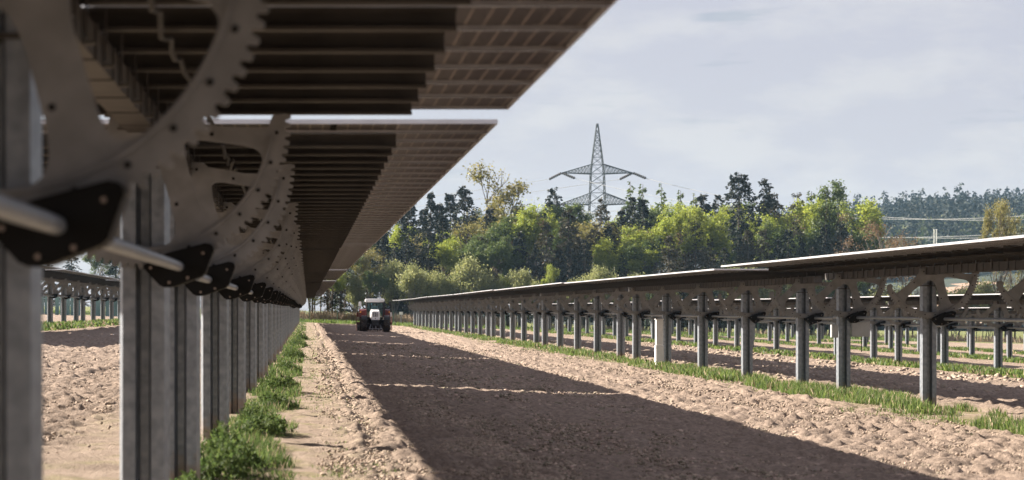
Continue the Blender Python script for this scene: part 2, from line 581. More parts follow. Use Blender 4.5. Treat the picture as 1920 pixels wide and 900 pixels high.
def gear_mesh():
    cu = bpy.data.curves.new('gear_outline', 'CURVE')
    cu.dimensions = '2D'; cu.fill_mode = 'BOTH'; cu.extrude = 0.022
    def spline(pts):
        s = cu.splines.new('POLY'); s.points.add(len(pts) - 1)
        for q, p in zip(s.points, pts):
            q.co = (p[0], p[1], 0, 1)
        s.use_cyclic_u = True
    def P(r, deg):
        return (r * math.cos(R(deg)), r * math.sin(R(deg)))
    def smooth(pts, k=2):
        for _ in range(k):
            o = []
            for i in range(len(pts)):
                a, b = pts[i], pts[(i + 1) % len(pts)]
                o += [(0.75 * a[0] + 0.25 * b[0], 0.75 * a[1] + 0.25 * b[1]),
                      (0.25 * a[0] + 0.75 * b[0], 0.25 * a[1] + 0.75 * b[1])]
            pts = o
        return pts
    out = []
    # toothed rim, from the right end under the post to the left tail
    nt = 46
    a0, a1 = 2.0, -156.0
    st = (a1 - a0) / nt
    for i in range(nt):
        a = a0 + st * i
        out += [P(GR - 0.035, a), P(GR, a + 0.18 * st), P(GR, a + 0.55 * st), P(GR - 0.035, a + 0.72 * st)]
    out += [P(GR - 0.03, -158), P(GR - 0.06, -161), P(GR - 0.13, -161), P(GR - 0.16, -158), P(GR - 0.12, -154),
            P(GR - 0.13, -149), P(GR - 0.15, -146)]
    # outer edge of the left spoke up to the hub, hub top, upper edge of the right spoke
    out += [P(0.60, -147), P(0.36, -154), (-0.235, -0.05), (-0.215, 0.04), (0.19, 0.04), (0.24, 0.0),
            (0.55, -0.05), P(0.82, -4), P(GR - 0.12, 1.5)]
    spline(out)
    ri = GR - 0.145
    # window between the right and the middle spoke
    w1 = [(0.27, -0.115), (0.52, -0.15), P(0.76, -14)]
    w1 += [P(ri, a) for a in range(-18, -58, -5)]
    w1 += [P(ri - 0.05, -59), (0.325, -0.44), (0.265, -0.22)]
    spline(smooth(w1))
    # teardrop window round the post, between the middle and the left spoke
    w2 = [(0.03, -0.20), (0.09, -0.27), (0.14, -0.42), (0.21, -0.70)]
    w2 += [P(ri, a) for a in range(-78, -128, -6)]
    w2 += [P(ri - 0.05, -131), P(0.50, -131), (-0.14, -0.26), (-0.05, -0.19)]
    spline(smooth(w2))
    o = bpy.data.objects.new('gear_tmp', cu); COL.objects.link(o)
    dg = bpy.context.evaluated_depsgraph_get()
    me = bpy.data.meshes.new_from_object(o.evaluated_get(dg))
    bpy.data.objects.remove(o); bpy.data.curves.remove(cu)
    me.name = 'gear_sector'
    me.transform(Matrix.Rotation(R(90), 4, 'X'))
    me.materials.clear(); me.materials.append(MATS['galvanised_gear'])
    # stiffening flanges across the plate, inside the rim and along the spokes
    mb = MB()
    rr = GR - 0.128
    seg = [P(rr, a) for a in range(-8, -152, -6)]
    for a, b in zip(seg[:-1], seg[1:]):
        n = Vector((a[0] + b[0], 0, a[1] + b[1])).normalized() * 0.006
        for sy in (-1, 1):
            y0, y1 = (sy * 0.0225, sy * 0.055)
            A, B = Vector((a[0], 0, a[1])), Vector((b[0], 0, b[1]))
            vs = []
            for yy in (y0, y1):
                for q in (A - n, B - n, B + n, A + n):
                    vs.append((q.x, yy, q.z))
            mb.add(vs, [(0, 1, 2, 3), (7, 6, 5, 4), (0, 4, 5, 1), (1, 5, 6, 2), (2, 6, 7, 3), (3, 7, 4, 0)])
    bm = bmesh.new(); bm.from_mesh(me)
    t = mb.mesh('t', 'galvanised_gear'); bm.from_mesh(t); bpy.data.meshes.remove(t)
    bm.to_mesh(me); bm.free()
    return me

def bolts_mesh():
    mb = MB()
    pts = [((GR - 0.09) * math.cos(R(a)), (GR - 0.09) * math.sin(R(a))) for a in range(-6, -152, -13)]
    pts += [(-0.14, -0.02), (-0.05, -0.02), (0.05, -0.02), (0.14, -0.02), (0.45, -0.095), (0.21, -0.55), (-0.33, -0.24)]
    for x, z in pts:
        for s in (-1, 1):
            mb.bar((x, s * 0.0215, z), (x, s * 0.030, z), 0.014, n=6)
    return mb.mesh('gear_bolts', 'dark_hole')

def post_mesh(h):
    """rolled steel post: a hat section with slanted sides and rolled lips"""
    path = [(-0.150, 0.075), (-0.162, 0.06), (-0.135, -0.085), (-0.062, -0.085), (-0.036, 0.045), (0.030, 0.045),
            (0.056, -0.085), (0.128, -0.085), (0.155, 0.06), (0.145, 0.075)]
    t = 0.007
    pts = [Vector((p[0], p[1])) for p in path]
    off = []
    for i, p in enumerate(pts):
        a = pts[max(i - 1, 0)]; b = pts[min(i + 1, len(pts) - 1)]
        d = (b - a).normalized()
        off.append(p + Vector((-d.y, d.x)) * -t)
    ring = [(-0.0 + p.x, p.y) for p in pts] + [(p.x, p.y) for p in reversed(off)]
    mb = MB()
    n = len(pts)
    # sides as quads, caps as strips
    z0, z1 = -0.6, h
    N = len(ring)
    vs = [(x, y, z0) for x, y in ring] + [(x, y, z1) for x, y in ring]
    fs = [(i, (i + 1) % N, N + (i + 1) % N, N + i) for i in range(N)]
    for i in range(n - 1):
        fs.append((i, i + 1, N - 2 - i, N - 1 - i)); fs.append((N + i, N + N - 1 - i, N + N - 2 - i, N + i + 1))
    mb.add(vs, fs)
    return mb.mesh('support_post', 'galvanised')

def cover_mesh():
    mb = MB()
    poly = [(0.0, -0.955), (0.15, -0.872), (0.43, -0.80), (0.474, -0.832), (0.408, -1.015), (0.20, -1.092), (0.125, -1.09)]
    bm = bmesh.new()
    v0 = [bm.verts.new((x, -0.17, z)) for x, z in poly]
    f = bm.faces.new(v0)
    r = bmesh.ops.extrude_face_region(bm, geom=[f])
    for e in r['geom']:
        if isinstance(e, bmesh.types.BMVert):
            e.co.y = 0.12
    bmesh.ops.bevel(bm, geom=bm.edges[:], offset=0.012, segments=2, affect='EDGES')
    mb.bm(bm)
    return mb.mesh('gearbox_cover', 'black_plastic')

def cover_screws_mesh():
    mb = MB()
    for x, z in ((0.06, -0.965), (0.18, -1.06), (0.30, -1.03), (0.40, -0.87)):
        mb.bar((x, -0.169, z), (x, -0.178, z), 0.011, n=6)
    return mb.mesh('cover_screws', 'galvanised')

def bearing_mesh():
    """saddle on the post head that carries the torque beam"""
    mb = MB()
    mb.box((0, 0.0, -0.30), (0.34, 0.24, 0.02))
    mb.prism([(-0.17, -0.288), (0.17, -0.288), (0.13, -0.03), (-0.13, -0.03)], 'y', 0.085, 0.105)
    mb.bar((0, -0.06, 0), (0, 0.15, 0), 0.05, n=12)
    for x in (-0.11, 0.11):
        mb.bar((x, 0.084, -0.25), (x, 0.118, -0.25), 0.018, n=6)
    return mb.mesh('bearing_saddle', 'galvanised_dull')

def purlin_geo(mb, y=0.0, rich=True):
    z = -0.041
    d = 0.112
    # C section with rolled lips
    mb.box((0.10, y + 0.042, z - d / 2), (3.4, 0.004, d))
    mb.box((0.10, y, z - d + 0.002), (3.4, 0.080, 0.004))
    mb.box((0.10, y, z - 0.004), (3.4, 0.080, 0.004))
    mb.box((0.10, y - 0.042, z - d + 0.009), (3.4, 0.004, 0.020))
    mb.box((0.10, y - 0.042, z - 0.012), (3.4, 0.004, 0.020))
    if rich:
        for s in (-1, 1):
            mb.prism([(s * 0.105, z - d - 0.16), (s * 0.113, z - d - 0.16), (s * 0.113, z - 0.02), (s * 0.105, z - 0.02)],
                     'y', y - 0.12, y - 0.0455)
        mb.box((0, y - 0.085, z - d - 0.178), (0.30, 0.07, 0.012))

def purlin_mesh():
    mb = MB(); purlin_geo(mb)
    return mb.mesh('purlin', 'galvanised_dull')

def module_geo(mb, side, y=0.0):
    x0, x1 = (0.02, HALF) if side > 0 else (-HALF, -0.02)
    cx, w = (x0 + x1) / 2, x1 - x0
    L = MODW - 0.02
    # laminate
    mb.box((cx, y, -0.009), (w - 0.02, L - 0.02, 0.006), 0)
    mb.m[-5] = 2                                   # upper face: front glass
    # frame
    for s in (-1, 1):
        mb.box((cx, y + s * (L / 2 - 0.006), -0.0175), (w, 0.012, 0.035), 1)
        mb.box((cx + s * (w / 2 - 0.006), y, -0.0175), (0.012, L - 0.025, 0.035), 1)
        mb.box((cx, y + s * (L / 2 - 0.024), -0.0345), (w - 0.03, 0.024, 0.002), 4)
    # junction boxes
    for q in (-0.3, 0, 0.3):
        mb.box((cx, y + q, -0.02), (0.05, 0.09, 0.014), 3)

def module_mesh(side):
    mb = MB(); module_geo(mb, side)
    return mb.mesh('solar_module', 'cells', 'aluminium', 'glass_top', 'black_plastic', 'galvanised_dull')

POST_H = H_PLANE - 0.31
M_POST = post_mesh(POST_H)
M_GEAR = gear_mesh(); M_BOLT = bolts_mesh()
M_COVER = cover_mesh(); M_SCREW = cover_screws_mesh(); M_BEAR = bearing_mesh()
M_PURL = purlin_mesh(); M_MOD = {s: module_mesh(s) for s in (-1, 1)}
random.seed(11)

PR = random.Random(23)

def cable_mesh(L, seed):
    rnd = random.Random(seed)
    mb = MB()
    pts = []
    n = int(L / MODW * 3)
    for i in range(n + 1):
        y = L * i / n
        sag = 0.05 * (1 - math.cos(2 * PI * (i % 3) / 3)) / 1.5
        pts.append((0.42 + rnd.uniform(-0.02, 0.02), y, -0.19 - sag * rnd.uniform(0.5, 1.4)))
    mb.tube(pts, 0.014, n=5)
    return mb.mesh('cable', 'cable_black')

def tracker(row_x, y0, n, posts, label, rich, dz=0.0, pitch=0.0, seed=0, lite=False, group=None):
    """one tracker table of n module pairs, its near end at y0; posts: world y of each post"""
    L = n * MODW
    g = gz(row_x)
    root = thing('solar_tracker', label, 'solar tracker', (row_x, y0, g), group)
    zc = H_PLANE + dz
    def zz(yl):
        return zc + pitch * (yl - L / 2)
    rot = (pitch, 0, 0)
    if rich:
        for i in range(n):
            yl = (i + 0.5) * MODW
            for s in (-1, 1):
                obj('solar_module', M_MOD[s], root, (0, yl, zz(yl)), rot)
        for i in range(1, n):
            yl = i * MODW
            obj('purlin', M_PURL, root, (0, yl, zz(yl)), rot)
    else:
        mb = MB()
        for i in range(n):
            for s in (-1, 1):
                module_geo(mb, s, (i + 0.5) * MODW - L / 2)
        o = mb.obj('solar_modules', root, 'cells', 'aluminium', 'glass_top', 'black_plastic', 'galvanised_dull', loc=(0, L / 2, zc))
        o.rotation_euler = rot; o['kind'] = 'stuff'
        mb = MB()
        for i in range(1, n):
            purlin_geo(mb, i * MODW - L / 2, rich=not lite)
        o = mb.obj('purlins', root, 'galvanised_dull', loc=(0, L / 2, zc))
        o.rotation_euler = rot; o['kind'] = 'stuff'
    mb = MB()
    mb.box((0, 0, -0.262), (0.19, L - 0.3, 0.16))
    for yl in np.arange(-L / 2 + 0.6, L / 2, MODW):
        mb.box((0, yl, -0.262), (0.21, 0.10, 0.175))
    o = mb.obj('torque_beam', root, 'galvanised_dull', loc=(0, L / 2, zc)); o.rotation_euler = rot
    if not lite:
        o = obj('cable', cable_mesh(L, seed), root, (0, 0, zc - pitch * L / 2), rot)
    # drive shaft that links the gearboxes of this table with the next
    mb = MB()
    ys_ = [y0 - GAP / 2 - y0] + [p - y0 for p in posts] + [L + GAP / 2]
    mb.tube([(0.245, y, zc + PIV - 0.955) for y in (ys_[0], ys_[-1])], 0.033, n=10)
    mb.obj('drive_shaft', root, 'galvanised')
    for p in posts:
        yl = p - y0
        z = zz(yl)
        po = obj('support_post', M_POST, root, (0, yl + 0.10, z - H_PLANE), (PR.uniform(-.004, .004), PR.uniform(-.003, .003), PR.uniform(-.03, .03)))
        obj('bearing_saddle', M_BEAR, po, (0, 0, H_PLANE + PIV + 0.20 - 0.18 - 0.02))
        ge = obj('gear_sector', M_GEAR, root, (0, yl - 0.05, z + PIV), (0, PR.uniform(-.02, .02), 0))
        if not lite:
            obj('bolts', M_BOLT, ge)['kind'] = 'stuff'
        co = obj('gearbox_cover', M_COVER, root, (0, yl - 0.07, z + PIV))
        if not lite:
            obj('screws', M_SCREW, co)['kind'] = 'stuff'
    return root

def row(ri, gap0, y_first, y_last, rich_until, where, lite=False, seed=0, group=None):
    """tables of one row: gaps at gap0 + k*T; the last table may be shorter"""
    rnd = random.Random(seed)
    k0 = math.floor((y_first - gap0) / T)
    k = k0; cnt = 0
    x = ROWS[ri]
    while True:
        a = gap0 + k * T
        if a > y_last - 6:
            break
        b = min(a + T, y_last)
        n = int((b - a - GAP) / MODW)
        posts = [a + 2.6 + 8.6 * i for i in range(5) if a + 2.6 + 8.6 * i < b - 1]
        cnt += 1
        dz = rnd.uniform(-0.05, 0.05); pitch = rnd.uniform(-0.0022, 0.0022)
        if ri == 1 and cnt <= 2:
            dz, pitch = (0.01, 0.0) if cnt == 1 else (-0.02, 0.0)
        if ri == 2 and cnt <= 3:
            dz, pitch = [(0.01, 0.0006), (-0.015, 0.001), (0.02, -0.0005)][cnt - 1]
        lab = '%s solar tracker from the camera in %s' % (ORD[cnt], where)
        if b < a + T:
            lab = 'short last solar tracker at the end of %s' % where
        tracker(x, a + GAP / 2, n, posts, lab, b <= rich_until, dz, pitch, seed * 50 + k, lite, group)
        k += 1

row(1, 20.5, -19, ROW_END, 101, 'the row overhead at left', seed=1, group='solar trackers of the near left row')
tracker(ROWS[1], 20.5 - 2 * T + GAP / 2, 34, [20.5 - 2 * T + 2.6 + 8.6 * i for i in range(5)],  # unseen table, added to keep sky light off the left posts and gears
        'unseen solar tracker added to the left row behind the camera to block sky light', False, lite=True, group='solar trackers of the near left row')
row(2, 65.4, 26, ROW_END, 106, 'the first row right of the tractor', seed=2, group='solar trackers of the first row on the right')
row(3, 82.0, 84, ROW_END, 0, 'the second row right of the tractor', lite=True, seed=3, group='solar trackers of the second row on the right')
row(4, 93.0, 134, ROW_END, 0, 'the third row right of the tractor', lite=True, seed=4, group='solar trackers of the third row on the right')
row(5, 70.0, 189, ROW_END, 0, 'the fourth row right of the tractor', lite=True, seed=5, group='solar trackers of the fourth row on the right')
row(0, 15.0, 95, ROW_END, 0, 'the row beyond the near left posts', lite=True, seed=6, group='solar trackers of the far left row')

# ------------------------------------------------------------------ clods and stones on the tilled soil
mat('clod_shaded', (0.38, 0.308, 0.235), (0.19, 0.154, 0.117), scale=9, rough=0.95, island=0.45)  # copy of clod for the shaded lane, darker mottling for shade put into colour
mat('clod', (0.375, 0.296, 0.229), (0.23, 0.181, 0.139), scale=5, rough=0.95, island=0.18, bump=0.3, bscale=60)
RNG = np.random.default_rng(5)

def ico():
    t = (1 + 5 ** 0.5) / 2
    v = np.array([(-1, t, 0), (1, t, 0), (-1, -t, 0), (1, -t, 0), (0, -1, t), (0, 1, t), (0, -1, -t), (0, 1, -t),
                  (t, 0, -1), (t, 0, 1), (-t, 0, -1), (-t, 0, 1)], float)
    v /= np.linalg.norm(v[0])
    f = np.array([(0, 11, 5), (0, 5, 1), (0, 1, 7), (0, 7, 10), (0, 10, 11), (1, 5, 9), (5, 11, 4), (11, 10, 2), (10, 7, 6),
                  (7, 1, 8), (3, 9, 4), (3, 4, 2), (3, 2, 6), (3, 6, 8), (3, 8, 9), (4, 9, 5), (2, 4, 11), (6, 2, 10),
                  (8, 6, 7), (9, 8, 1)])
    return v, f

def clods(name, n, xr, yr, smin, smax, label, m='clod'):
    v0, f0 = ico()
    # even in the picture: more of them nearby
    iy = RNG.uniform(1 / yr[1] ** 1.0, 1 / yr[0] ** 1.0, n)
    y = 1 / iy
    x = RNG.uniform(xr[0], xr[1], n)
    keep = RNG.uniform(0, 1, n) < (0.12 + 0.88 * till_fac(x)) * np.clip(0.6 + 0.8 * vnoise(x / 0.5, y / 1.4, 21), 0.12, 1)
    x, y = x[keep], y[keep]; n = len(x)
    s = smin + (smax - smin) * RNG.uniform(0, 1, n) ** 2.8
    s *= np.clip(y / 45, 0.8, 1.9)
    V = v0[None] * (1 + 0.6 * RNG.uniform(-1, 1, (n, 12, 1)))
    V *= s[:, None, None] * RNG.uniform(0.6, 1.5, (n, 1, 3))
    V[:, :, 2] *= 0.75
    V += np.stack([x, y, ground_z(x) + 0.024 - s * 0.1], -1)[:, None]
    F = f0[None] + 12 * np.arange(n)[:, None, None]
    stuff(name, indexed_mesh(name, V.reshape(-1, 3), F.reshape(-1, 3), [m]), label, 'soil')

clods('soil_clods', 70000, (0.1, 2.4), (24, 110), 0.004, 0.030, 'loose sunlit clods of soil beside the left row')
clods('soil_clods', 44000, (1.6, 7.2), (24, 130), 0.006, 0.034, 'clods of shaded tilled soil in the middle of the lane', 'clod_shaded')
clods('soil_clods', 70000, (6.0, 11.6), (26, 150), 0.004, 0.028, 'loose sunlit clods of soil before the right row')
clods('soil_clods', 26000, (-9.0, -2.2), (20, 130), 0.005, 0.034, 'loose clods of soil seen between the left posts')
clods('soil_clods', 9000, (13.6, 24.5), (70, 190), 0.02, 0.07, 'loose clods of soil behind the first right row')

# ------------------------------------------------------------------ grass under the rows
mat('grass', (0.130, 0.185, 0.050), (0.070, 0.110, 0.028), scale=2.5, rough=0.6, island=0.35, transl=0.45)
mat('leafy_weed', (0.105, 0.150, 0.045), (0.059, 0.095, 0.028), scale=3, rough=0.7, island=0.35, transl=0.45, spec=0.15)
mat('dry_grass', (0.46, 0.37, 0.26), (0.34, 0.26, 0.17), scale=1.0, rough=0.8, island=0.2, transl=0.2)

def blades(x, y, h, w, lean=0.5, zoff=0.0):
    """one bent blade (quad + tip) at each point"""
    n = len(x)
    a = RNG.uniform(0, 2 * PI, n); ln = h * lean * RNG.uniform(0.1, 1.0, n)
    b = RNG.uniform(0, 2 * PI, n)
    z = ground_z(x) + zoff
    base = np.stack([x, y, z - 0.02], -1)
    side = np.stack([np.cos(b) * w / 2, np.sin(b) * w / 2, np.zeros(n)], -1)
    ld = np.stack([np.cos(a) * ln, np.sin(a) * ln, np.zeros(n)], -1)
    up = np.stack([np.zeros(n), np.zeros(n), h], -1)
    mid = base + 0.35 * ld + 0.6 * up
    tip = base + ld + up
    return np.stack([base - side * 0.6, base + side * 0.6, mid + side, tip, mid - side], 1)

def grass_strip(row_x, u0, u1, y0, y1, n, h0, h1, w0, label, matname='grass', clump=0.5, seed=0, power=1.0, dry=0.10):
    iy = RNG.uniform(1 / y1 ** power, 1 / y0 ** power, n)
    y = 1 / iy ** (1 / power)
    u = RNG.uniform(u0, u1, n)
    edge = 1 - np.abs((u - (u0 + u1) / 2) / ((u1 - u0) / 2))
    dens = np.clip(edge * 1.25 - 0.05 + clump * (1.3 * vnoise(u / 0.5 + seed, y / 1.3, 31 + seed) + 1.0 * vnoise(u * 0, y / 4.3, 41 + seed)), 0, 1)
    k = RNG.uniform(0, 1, n) < dens
    u, y, d = u[k], y[k], dens[k]
    n = len(u)
    h = (h0 + (h1 - h0) * RNG.uniform(0, 1, n) ** 1.5) * (0.35 + 0.65 * d)
    w = w0 * RNG.uniform(0.6, 1.4, n) * np.clip(y / 50, 0.7, 4)
    V = blades(row_x + u, y, h, w)
    dr = (RNG.uniform(0, 1, n) < dry + 0.25 * (d < 0.35)).astype(np.int32)
    stuff('grass', fast_mesh('grass', V, 5, [matname, 'dry_grass'], dr), label, 'grass')

grass_strip(ROWS[1], 0.00, 0.95, 21, 320, 60000, 0.03, 0.20, 0.012, 'green weeds and grass along the feet of the left posts',
            'leafy_weed', clump=1.1, seed=1)
grass_strip(ROWS[2], -1.5, 0.7, 40, 320, 130000, 0.03, 0.30, 0.014, 'green grass strip along the feet of the first right row', seed=2, clump=1.15)
grass_strip(ROWS[3], -1.5, 1.0, 85, 320, 40000, 0.10, 0.36, 0.03, 'green grass strip under the second row on the right', seed=3, clump=0.6)
grass_strip(ROWS[4], -1.5, 1.2, 130, 320, 25000, 0.10, 0.36, 0.03, 'green grass strip under the third row on the right', seed=4)
grass_strip(ROWS[5], -1.5, 1.2, 180, 320, 15000, 0.10, 0.36, 0.03, 'green grass strip under the fourth row on the right', seed=5)
grass_strip(ROWS[0], -1.2, 1.6, 120, 320, 30000, 0.15, 0.45, 0.03, 'green grass strip under the far left row', seed=6)

def meadow(name, n, xr, yr, h0, h1, w, matname, label, zoff=0):
    x = RNG.uniform(*xr, n); y = RNG.uniform(*yr, n)
    k = RNG.uniform(0, 1, n) < np.clip(0.6 + 0.8 * vnoise(x / 2.2, y / 2.2, 51), 0.05, 1)
    x, y = x[k], y[k]
    stuff(name, fast_mesh(name, blades(x, y, RNG.uniform(h0, h1, len(x)), w * RNG.uniform(0.6, 1.4, len(x)), zoff=zoff), 5, [matname]), label,
          'grass')
grass_strip(ROWS[1], 0.7, 2.0, 22, 320, 9000, 0.02, 0.09, 0.012, 'thin sprouting grass on the bare path beside the left posts', clump=1.5, seed=8)
grass_strip(ROWS[2], -2.6, -0.8, 40, 320, 16000, 0.02, 0.10, 0.014, 'thin sprouting grass before the first right row', clump=1.3, seed=9)
meadow('meadow_grass', 26000, (-45, 75), (320, 345), 0.15, 0.55, 0.09, 'grass', 'rough green grass at the end of the rows')
meadow('dry_reeds', 13000, (-6, 24), (338, 343), 0.5, 1.6, 0.08, 'dry_grass', 'pale dry reeds behind the wire fence')
meadow('dry_reeds', 5000, (30, 95), (338, 346), 0.3, 1.0, 0.08, 'dry_grass', 'pale dry reeds beyond the right rows')

# leafy weeds standing in clumps by the nearest left posts
def weed_clump(x, y, r, h, n, label):
    th = RNG.uniform(0, 2 * PI, n); rr = r * RNG.uniform(0, 1, n) ** 0.5
    dx, dy = rr * np.cos(th), rr * np.sin(th) * 2.2
    hz = h * (1 - (rr / r) ** 2 * 0.7) * RNG.uniform(0.1, 1, n) ** 0.6
    lob = vnoise(dx / (0.3 * r) + x * 7, dy / (0.5 * r) + y * 3, 71)
    hz = hz * np.clip(0.75 + 0.75 * lob, 0.25, 1.5)
    far = RNG.uniform(0, 1, n) < 0.12
    dx = np.where(far, dx * 1.5, dx); dy = np.where(far, dy * 1.6, dy); hz = np.where(far, hz * 0.45, hz)
    c = np.stack([dx, dy, hz], -1)
    L = RNG.uniform(0.035, 0.085, n); W = L * RNG.uniform(0.25, 0.5, n)
    a = RNG.uniform(0, 2 * PI, n); e = RNG.uniform(-0.3, 1.2, n)
    d = np.stack([np.cos(a) * np.cos(e), np.sin(a) * np.cos(e), np.sin(e)], -1)
    s = np.stack([-np.sin(a), np.cos(a), RNG.uniform(-0.4, 0.4, n)], -1)
    V = np.stack([c, c + d * (L * .5)[:, None] + s * (W / 2)[:, None], c + d * L[:, None], c + d * (L * .5)[:, None] - s * (W / 2)[:, None]], 1)
    st = MB()
    for i in range(26):
        j = RNG.integers(0, n)
        st.tube([(c[j][0] * 0.4, c[j][1] * 0.4, -0.04), (c[j][0] * .8, c[j][1] * .8, c[j][2] * .6), tuple(c[j])], [0.005, 0.004, 0.002], n=3)
    root = thing('weed_clump', label, 'weeds', (x, y, gz(x)), 'weed clumps by the left posts')
    obj('leaves', fast_mesh('leaves', V, 4, ['leafy_weed']), root)
    st.obj('stems', root, 'leafy_weed')
WEEDS = [(350, 945, .18, .16), (402, 915, .30, .40), (440, 888, .24, .26), (418, 862, .20, .30), (486, 828, .32, .40), (470, 800, .16, .22),
         (515, 772, .24, .30), (520, 736, .32, .38), (500, 742, .18, .24), (538, 700, .28, .30), (550, 676, .34, .40), (560, 652, .36, .36),
         (566, 640, .32, .40)]
for i, (px, pb, r, h) in enumerate(WEEDS):
    yy = 1.60 * 5100 / (pb - 580)
    weed_clump((px - 577) * yy / 5100, yy, r, h, int(9000 * r * (0.6 + h)), '%s leafy weed clump from the camera along the left posts' % ORD[i + 1])

# ------------------------------------------------------------------ white cabinets at the posts
def cabinet(x, y, label):
    t = thing('control_cabinet', label, 'cabinet', (x, y, gz(x)), 'white control cabinets at the posts')
    mb = MB(); mb.box((0, 0, 1.20), (0.24, 0.32, 0.86), bev=0.015)
    b = mb.obj('upper_box', t, 'white_plastic')
    mb = MB(); mb.box((0, 0, 1.648), (0.28, 0.38, 0.03), bev=0.008)
    mb.obj('lid', b, 'white_plastic')
    mb = MB(); mb.box((0, 0, 0.36), (0.27, 0.34, 0.80), bev=0.01)
    p = mb.obj('base_box', t, 'white_plastic')
    for k in range(8):
        mb = MB(); mb.box((0, -0.176, 0.08 + k * 0.088), (0.25, 0.016, 0.045))
        mb.obj('rib', p, 'white_plastic')
cabinet(ROWS[2] - 0.32, 93.5, 'white ribbed control cabinet beside a post of the first right row')
cabinet(ROWS[3] - 0.55, 95.4, 'white ribbed control cabinet at the right edge of the picture')

def junction(x, y, z, w, h, label):
    t = thing('junction_box', label, 'box', (x, y, z), 'grey boxes hung on the right posts')
    mb = MB(); mb.box((0, 0, 0), (w, 0.14, h), bev=0.012); mb.obj('housing', t, 'grey_plastic')
    mb = MB(); mb.box((0, -0.078, 0), (w - 0.04, 0.012, h - 0.04)); mb.obj('door', t, 'grey_plastic')
    mb = MB(); mb.bar((0.03, 0, -h / 2), (0.03, 0.02, -h / 2 - 0.35), 0.012, n=5); mb.obj('conduit', t, 'cable_black')
junction(ROWS[2] + 0.36, 62.8, gz(ROWS[2]) + 1.55, 0.42, 0.36, 'grey junction box on the right side of a sunlit post')
junction(ROWS[2] - 0.30, 62.5, gz(ROWS[2]) + 1.5, 0.16, 0.30, 'small grey box on the left side of the same post')

# ------------------------------------------------------------------ trees
mat('bark', (0.11, 0.085, 0.065), (0.06, 0.048, 0.038), scale=6, rough=0.95)
mat('bark_pale', (0.24, 0.21, 0.18), (0.15, 0.13, 0.11), scale=6, rough=0.9)
mat('needle', (0.0198, 0.0300, 0.0171), (0.0096, 0.0157, 0.0096), scale=0.7, rough=0.7, island=0.40, transl=0.12)
mat('needle_brown', (0.0759, 0.0665, 0.0300), (0.0356, 0.0365, 0.0187), scale=0.7, rough=0.7, island=0.40, transl=0.15)
mat('leaf_bright', (0.3402, 0.3807, 0.0554), (0.1863, 0.2430, 0.0419), scale=0.6, rough=0.6, island=0.30, transl=0.45)
mat('leaf_mid', (0.1239, 0.1665, 0.0425), (0.0632, 0.0960, 0.0279), scale=0.6, rough=0.6, island=0.30, transl=0.40)
mat('leaf_pale', (0.3187, 0.3263, 0.1313), (0.1837, 0.2075, 0.0800), scale=0.6, rough=0.6, island=0.25, transl=0.45)
mat('leaf_olive', (0.2652, 0.2392, 0.0637), (0.1508, 0.1417, 0.0468), scale=0.6, rough=0.6, island=0.30, transl=0.42)
mat('bud_brown', (0.2424, 0.1596, 0.0780), (0.1428, 0.0972, 0.0516), scale=0.6, rough=0.7, island=0.30, transl=0.3)

def leaf_quads(c, d, L, W):
    """leaf faces at c pointing along d with random roll"""
    n = len(c)
    d = d / np.linalg.norm(d, axis=1, keepdims=True)
    r = RNG.normal(size=(n, 3)); s = np.cross(d, r); s /= np.linalg.norm(s, axis=1, keepdims=True) + 1e-9
    m = c + d * (L * 0.5)[:, None]
    return np.stack([c, m + s * (W / 2)[:, None], c + d * L[:, None], m - s * (W / 2)[:, None]], 1)

def conifer_mesh(seed, slim=0.16, ragged=0.5, n_branch=150, per=42, pw=0.75):
    """unit height spruce: whorls of drooping branches"""
    global RNG
    RNG = np.random.default_rng(seed)
    t = np.sort(RNG.uniform(0.06, 0.985, n_branch) ** 0.85)
    az = RNG.uniform(0, 2 * PI, n_branch)
    prof = slim * 1.1 * (1 - t) ** pw * (0.55 + 0.45 * np.clip(t / 0.2, 0, 1)) + 0.006
    ln = prof * (1.12 - ragged * 1.2 * RNG.uniform(0, 1, n_branch) ** 1.3)
    C, D, L = [], [], []
    mb = MB()
    mb.tube([(0, 0, -0.02), (0.002, 0, 0.5), (0, 0.002, 0.99)], [0.013, 0.008, 0.0015], n=6)
    for i in range(n_branch):
        k = int(per * (0.35 + 0.65 * ln[i] / slim))
        s = RNG.uniform(0.12, 1, k) ** 0.7
        o = np.array([math.cos(az[i]), math.sin(az[i]), 0])
        sd = np.array([-o[1], o[0], 0])
        p = (s * ln[i])[:, None] * o
        p = p + (RNG.normal(size=k) * 0.16 * ln[i] * (1.1 - s))[:, None] * sd
        p[:, 2] = t[i] + 0.16 * ln[i] * s - 0.42 * ln[i] * s ** 2 + RNG.normal(size=k) * 0.006
        C.append(p)
        dd = o[None] + 0.8 * RNG.normal(size=(k, 3)) * [1, 1, 0.5] + [0, 0, -0.35]
        D.append(dd); L.append(RNG.uniform(0.012, 0.028, k))
        if i % 3 == 0:
            mb.bar((0, 0, t[i]), (o[0] * ln[i] * .8, o[1] * ln[i] * .8, t[i] - 0.1 * ln[i]), 0.0022, n=3, r2=0.0008)
    C, D, L = np.concatenate(C), np.concatenate(D), np.concatenate(L)
    return leaf_quads(C, D, L, L * RNG.uniform(0.35, 0.6, len(L))), mb

